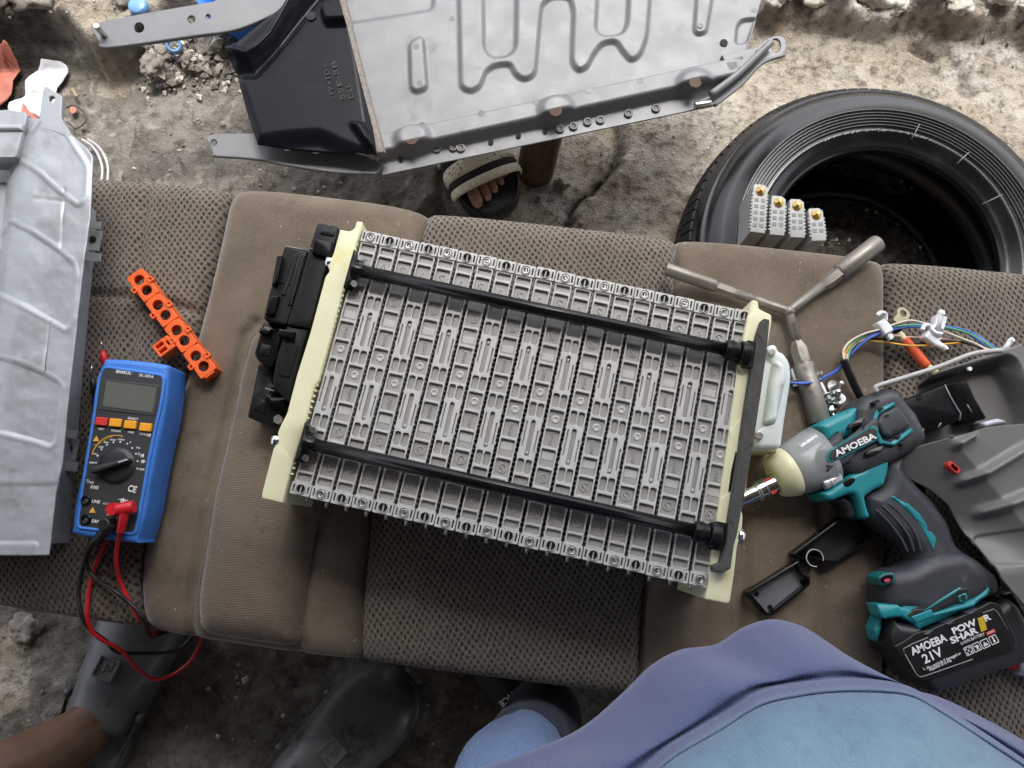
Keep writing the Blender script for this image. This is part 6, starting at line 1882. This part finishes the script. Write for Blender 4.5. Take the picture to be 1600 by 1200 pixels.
# the one in the striped slide sandal, beyond the tray
def sandal_person():
    d = P(770, 328, 0) - P(716, 220, 0)
    toe = P(786, 356, .02)
    o = toe - d.normalized() * .262; o.z = HZ(o.x, o.y)
    t = thing('person', 'person with a bare foot in a black and cream striped slide sandal', 'person', o)
    M = frame(o, d)
    blk = pm('sandal sole', (.014, .014, .016), .45, bump=.2)
    mb = MB(M); mb.slab(sole_outline(.262, .052), 0, .026, .006, 3, bot=.004); s = obj('sandal_sole', mb, blk, t)
    mb = MB(M); mb.tube([(p[0], p[1], .025) for p in sole_outline(.258, .049)], .0030, 6); obj('sole_rim', mb, blk, s)
    cream = NT('cream straw weave')
    w = cream.noise(260, 3, .6, cream.coord((1, .4, 1), .4))
    cream.set(col=cream.mix(cream.ramp(w, [(.4, 0), (.6, 1)]), (.70, .63, .48), (.86, .80, .66)), rough=.8, nrm=cream.bump(w, .7, .002))
    dots = NT('cream weave with black dots')
    v = dots.n('ShaderNodeTexVoronoi'); v.inputs['Scale'].default_value = 150; dots.l(dots.tc.outputs['Object'], v.inputs['Vector'])
    dots.set(col=dots.mix(dots.ramp(v.outputs['Distance'], [(.20, 1), (.27, 0)]), (.82, .76, .62), (.02, .02, .02)), rough=.8)
    band = pm('black weave', (.016, .015, .015), .8, bump=.6, bs=500)
    x = .216
    first = None
    for wd, m, hh in ((.015, cream.m, 0), (.010, band, -.0012), (.022, dots.m, 0), (.013, band, -.0012), (.018, cream.m, 0)):
        mb = MB(M); R = []
        for xx in np.linspace(x, x - wd + .0006, 5):
            lift = np.interp(xx, [.11, .15, .205], [.026, .016, .0])
            wv = .0545 + .001 * np.interp(xx, [.11, .2], [0, 3])
            edge = .0012 * (1 if abs(xx - x) > 1e-4 and abs(xx - x + wd) > 7e-4 else 0)
            R.append([(xx + .012 * math.sin(math.pi * k / 24) - .006, (wv + hh + edge) * math.cos(math.pi * k / 24), .012 + (.050 + lift + hh + edge) * math.sin(math.pi * k / 24) ** .8) for k in range(25)])
        mb.rings(R, False, False, False)
        o_ = obj('strap_band', mb, m, t, solid=.003)
        x -= wd
    # body
    nodes, edges = [], []
    def add(p, r, par=None, loc=True):
        p = M @ Vector(p) if loc else Vector(p)
        nodes.append((*p, r)); i = len(nodes) - 1
        if par is not None: edges.append((par, i))
        return i
    ank = add((.052, 0, .085), .036)
    add((.038, 0, .052), .030, ank)
    mid = add((.115, .0, .052), .030, ank); ball = add((.168, .0, .038), .027, mid)
    for y, L, r in ((-.028, .066, .0105), (-.011, .062, .0088), (.003, .054, .0082), (.016, .046, .0078), (.028, .037, .0074)):
        a = add((.180, y * .95, .037), r * 1.1, ball); b = add((.180 + L * .55, y, .0365), r, a); add((.180 + L * .92, y * 1.02, .0335), r * .95, b)
    hips = Vector((o.x + .05, o.y + 1.02, .46))
    knee = Vector((o.x + .02, o.y + .50, .40))
    a = M @ Vector((.052, 0, .085))
    c = add(a.lerp(knee, .35), .036, ank, False); c2 = add(a.lerp(knee, .68), .054, c, False); k = add(knee, .058, c2, False)
    h = add(hips + Vector((.10, -.05, 0)), .09, k, False); pel = add(hips, .13, h, False)
    ch = add(hips + Vector((0, .03, .25)), .13, pel, False); ne = add(hips + Vector((0, 0, .46)), .06, ch, False); hd = add(hips + Vector((0, -.04, .60)), .09, ne, False); add(hips + Vector((0, -.05, .70)), .085, hd, False)
    for s in (-1, 1):
        sh = add(hips + Vector((s * .18, 0, .38)), .055, ch, False); el = add(hips + Vector((s * .25, -.1, .14)), .042, sh, False); add(hips + Vector((s * .2, -.32, .10)), .032, el, False)
    h2 = add(hips + Vector((-.10, -.05, 0)), .09, pel, False); k2 = add(Vector((knee.x - .36, knee.y + .08, .44)), .058, h2, False); f2 = add(Vector((knee.x - .38, knee.y + .02, .08)), .036, k2, False); add(Vector((knee.x - .38, knee.y - .12, .04)), .032, f2, False)
    skin_body('body', nodes, edges, SKIN2, t)
    for y, L, r in ((-.030, .066, .0125), (-.012, .062, .0095), (.003, .054, .0088), (.017, .046, .0082)):
        mb = MB(M @ Matrix.Translation((.180 + L * .90, y * 1.02, .0345 + r * .70)) @ Matrix.Rotation(.5, 4, 'Y')); mb.slab(smooth(rrect(.001, 0, r * .85, r * .95, r * .4), 2), 0, .0012, .0006, 2); obj('toe_nail', mb, NAIL, t)
    cl = denim('dark trousers', (.03, .03, .035), (.05, .05, .055))
    n2 = [(*hips, .15), (*(hips + Vector((.10, -.05, 0))), .11), (*knee, .075), (*(hips + Vector((-.10, -.05, 0))), .11), (knee.x - .36, knee.y + .08, .44, .075), (knee.x - .38, knee.y + .02, .14, .06), (*(hips + Vector((0, .03, .25))), .15)]
    skin_body('trousers', n2, [(0, 1), (1, 2), (0, 3), (3, 4), (4, 5), (0, 6)], cl, t)
    mb = MB(); bmesh.ops.create_icosphere(mb.bm, subdivisions=3, radius=.105, matrix=Matrix.Translation(hips + Vector((0, -.01, .67)))); obj('hair', mb, HAIR, t)
sandal_person()

# the one in the blue shirt, nearest the camera
def shirt_person():
    t = thing('person', 'person in a blue shirt and light blue jeans sitting at the bench', 'person', (.15, -.40, 0))
    t_ = NT('blue jersey with painted light')
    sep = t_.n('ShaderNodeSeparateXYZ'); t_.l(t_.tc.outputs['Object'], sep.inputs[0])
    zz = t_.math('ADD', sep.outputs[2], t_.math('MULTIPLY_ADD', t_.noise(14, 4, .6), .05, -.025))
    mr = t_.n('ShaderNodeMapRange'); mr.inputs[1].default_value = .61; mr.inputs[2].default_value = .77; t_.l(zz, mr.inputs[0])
    col = t_.ramp(mr.outputs[0], [(0, (.052, .060, .165)), (.3, (.062, .085, .19)), (.55, (.12, .23, .32)), (1, (.28, .49, .55))])  # sunlit part of the blue shirt put into its colour by height
    w = t_.n('ShaderNodeTexWave', wave_type='BANDS'); w.inputs['Scale'].default_value = 230; w.inputs['Distortion'].default_value = 1.0; t_.l(t_.coord((1, .5, .5), -.5), w.inputs['Vector'])
    col = t_.mix(t_.math('MULTIPLY', w.outputs[1], .22), col, (.30, .36, .50))
    col = t_.mix(t_.ramp(t_.noise(70, 4, .7), [(.5, 0), (.75, .35)]), col, (.06, .08, .2))
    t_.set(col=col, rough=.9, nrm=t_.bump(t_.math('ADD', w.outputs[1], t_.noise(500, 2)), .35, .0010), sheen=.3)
    C1 = [(640, 1262), (700, 1225), (757, 1198), (840, 1168), (905, 1140), (970, 1087), (1018, 1039), (1065, 1013), (1119, 1006), (1160, 980), (1202, 966), (1244, 973), (1279, 991), (1350, 1039), (1422, 1075), (1475, 1090), (1541, 1122), (1594, 1152), (1660, 1195)]
    I1 = [(900, 1300), (960, 1245), (1012, 1199), (1054, 1164), (1125, 1122), (1184, 1086), (1244, 1072), (1303, 1066), (1362, 1066), (1410, 1072), (1451, 1094), (1511, 1132), (1576, 1174), (1650, 1225)]
    N = 110
    def row(line, z, dv=0, zz=0, jit=0.0):
        pts = [along(smooth([Vector((u, v + dv, 0)) for u, v in line], 5, False), i / N) for i in range(N + 1)]
        return [P(p.x, p.y, z) for p in pts]
    def blend(a, b, k, dz=0): return [p.lerp(q, k) + Vector((0, 0, dz)) for p, q in zip(a, b)]
    c0, c1, i1, i2 = row(C1, .50, 40), row(C1, .585), row(I1, .655, -2), row(I1, .690, 12)
    rows = [row(C1, .47, 60), c0, blend(c0, c1, .6), [p + Vector((0, -.001, -.012)) for p in c1], c1, [p + Vector((0, -.004, .010)) for p in c1]]
    rows += [blend(rows[-1], i1, k, .018 * math.sin(math.pi * k) - .010 * (k > .8)) for k in (.2, .4, .6, .8, .93)]
    rows += [[p + Vector((0, 0, -.004)) for p in i1], [p + Vector((0, .0015, .004)) for p in i1], [p + Vector((0, -.003, .010)) for p in i1], i2]
    cx = sum((p.x for p in i2)) / len(i2)
    last = i2
    for y, z, sx in ((-.150, .75, .95), (-.19, .82, .9), (-.23, .90, .86), (-.26, .97, .80), (-.285, 1.02, .62), (-.30, 1.05, .30)):
        last = [Vector((cx + (p.x - cx) * sx * .9, y + .02 * math.cos((i / N - .5) * 3.1) - .03, z)) for i, p in enumerate(i2)]
        rows.append(last)
    loops = []
    for r in rows:
        a, b = r[0], r[-1]
        c = (a + b) / 2
        dep = .26 if r[0].z < .95 else .12
        back = [Vector((c.x + math.cos(q) * (b.x - a.x) / 2, c.y - math.sin(q) * dep, r[0].z)) for q in [math.pi * k / 30 for k in range(1, 30)]]
        loops.append(list(r) + back)
    for r in loops[2:15]:
        for p in r:
            f = noise.noise(Vector((p.x * 16, p.y * 16, p.z * 16))) * .007 + (1 - abs(noise.noise(Vector((p.x * 13 + p.y * 9, p.y * 5, p.z * 8 + 7))))) ** 6 * .004 + noise.noise(Vector((p.x * 45, p.y * 45, p.z * 20 + 4))) * .0016
            p.z += f
    mb = MB(); mb.rings(loops, True, False, True)
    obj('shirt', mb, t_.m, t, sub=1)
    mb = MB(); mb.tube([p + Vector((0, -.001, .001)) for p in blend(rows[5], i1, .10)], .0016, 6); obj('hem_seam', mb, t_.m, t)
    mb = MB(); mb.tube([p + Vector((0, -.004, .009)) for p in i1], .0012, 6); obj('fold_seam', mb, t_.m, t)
    for k in (.45,):
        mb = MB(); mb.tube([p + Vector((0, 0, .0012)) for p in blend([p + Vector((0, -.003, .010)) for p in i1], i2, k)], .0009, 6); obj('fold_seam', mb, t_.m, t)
    hip = Vector((cx, -.42, .47))
    lk = P(782, 1258, .45); la = P(852, 1118, .11)
    lj = denim('light blue denim', (.06, .10, .19), (.10, .155, .28)); dj = denim('shaded denim', (.006, .010, .028), (.010, .016, .042))  # second denim is the shaded lower leg, darkened in its colour
    rk = Vector((.50, -.26, .50)); ra = Vector((.44, -.30, .10))
    nodes = [(*hip, .15), (*(hip + Vector((-.10, .04, -.01))), .115), (*(hip.lerp(lk, .55) + Vector((-.03, 0, .01))), .092), (*lk, .060), (*(hip + Vector((.10, .04, -.01))), .115), (*rk, .072), (*ra, .06), (*(hip + Vector((0, 0, .12))), .145), (*lk.lerp(la, .45), .054)]
    jn = skin_body('jeans', nodes, [(0, 1), (1, 2), (2, 3), (0, 4), (4, 5), (5, 6), (0, 7), (3, 8)], lj, t, sub=3)
    def crumple(o, amp):
        for v in o.data.vertices:
            p = v.co
            n = noise.noise(Vector((p.x * 22, p.y * 22, p.z * 14))) + .6 * (1 - abs(noise.noise(Vector((p.x * 30 + p.z * 24, p.y * 18, p.z * 9))))) ** 5
            v.co = p + v.normal * n * amp
    crumple(jn, .006)
    tl = skin_body('trouser_leg', [(*lk.lerp(la, .3), .046), (*lk.lerp(la, .6), .050), (*la, .050), (*(la + Vector((.002, .002, -.03))), .052)], [(0, 1), (1, 2), (2, 3)], dj, t)
    crumple(tl, .005)
    # shoe
    d = P(772, 990, .05) - P(852, 1112, .05)
    o = P(852, 1142, .02); o.z = HZ(o.x, o.y)
    blk = pm('black suede', (.014, .014, .015), .75, bump=.4); sole = pm('shoe sole', (.05, .048, .045), .7)
    for M in (frame(o, d), frame(Vector((ra.x + .0, ra.y - .06, 0)), (0, 1))):
        mb = MB(M); mb.slab(sole_outline(.275, .050), 0, .024, .004, 2, bot=.003); s = obj('shoe_sole', mb, sole, t)
        mb = MB(M); R = []
        for x in np.linspace(.004, .268, 26):
            q = max(0., (x - .20) / .0685); b_ = max(0., (.03 - x) / .03)
            w = np.interp(x, [0, .06, .13, .19, .27], [.034, .036, .040, .049, .046]) * math.sqrt(max(1 - q ** 2.4, .002)) * math.sqrt(max(1 - b_ ** 2, .15))
            h = np.interp(x, [0, .07, .12, .17, .21, .27], [.075, .085, .078, .056, .046, .026])
            R.append([(x, w * math.cos(math.pi * k / 18), .018 + h * math.sin(math.pi * k / 18) ** .8) for k in range(19)])
        mb.rings(R, False); u = obj('shoe_upper', mb, blk, t)
        if M[0][3] < .3:
            mb = MB(); put_text(mb, "'ANCE", (809, 1073), (779, 1098), .090, 8.5, .02); drape(mb, u); obj('shoe_lettering', mb, WHITE, u)
    # head, arms and torso, above and behind the camera
    sh = Vector((cx, -.34, .98))
    n = [(*hip, .12), (cx, -.38, .72, .12), (*sh, .11), (cx, -.33, 1.10, .055), (cx - .02, -.28, 1.24, .085), (cx - .03, -.26, 1.34, .08)]
    e = [(0, 1), (1, 2), (2, 3), (3, 4), (4, 5)]
    for s in (-1, 1):
        i = len(n)
        hand = Vector((.10 * s + .02, -.10, 1.16))
        el = Vector((cx + s * .34, -.34, .84))
        n += [(cx + s * .17, -.34, 1.0, .055), (*el, .042), (*el.lerp(hand, .55), .034), (*hand, .026), (*(hand + Vector((-s * .03, .02, .01))), .024)]
        e += [(2, i), (i, i + 1), (i + 1, i + 2), (i + 2, i + 3), (i + 3, i + 4)]
        j = i + 4
        for f in range(4):
            b = hand + Vector((-s * (.035 + .004 * f), .03 - f * .018, .018)); n += [(*b, .009), (*(b + Vector((-s * .03, .004, .012))), .008)]; e += [(j, len(n) - 2), (len(n) - 2, len(n) - 1)]
    k = len(n)
    n += [(*(hip + Vector((-.10, .04, -.01))), .09), (*lk, .026), (*la, .022), (*(hip + Vector((.10, .04, -.01))), .09), (*rk, .026), (*ra, .022)]
    e += [(0, k), (k, k + 1), (k + 1, k + 2), (0, k + 3), (k + 3, k + 4), (k + 4, k + 5)]
    skin_body('body', n, e, SKIN2, t)
    mb = MB(); bmesh.ops.create_icosphere(mb.bm, subdivisions=3, radius=.100, matrix=Matrix.Translation((cx - .03, -.30, 1.32))); obj('hair', mb, HAIR, t)
    for s in (-1, 1):
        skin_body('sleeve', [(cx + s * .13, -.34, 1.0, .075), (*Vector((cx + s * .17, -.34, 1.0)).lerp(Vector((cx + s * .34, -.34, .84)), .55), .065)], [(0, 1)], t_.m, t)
shirt_person()
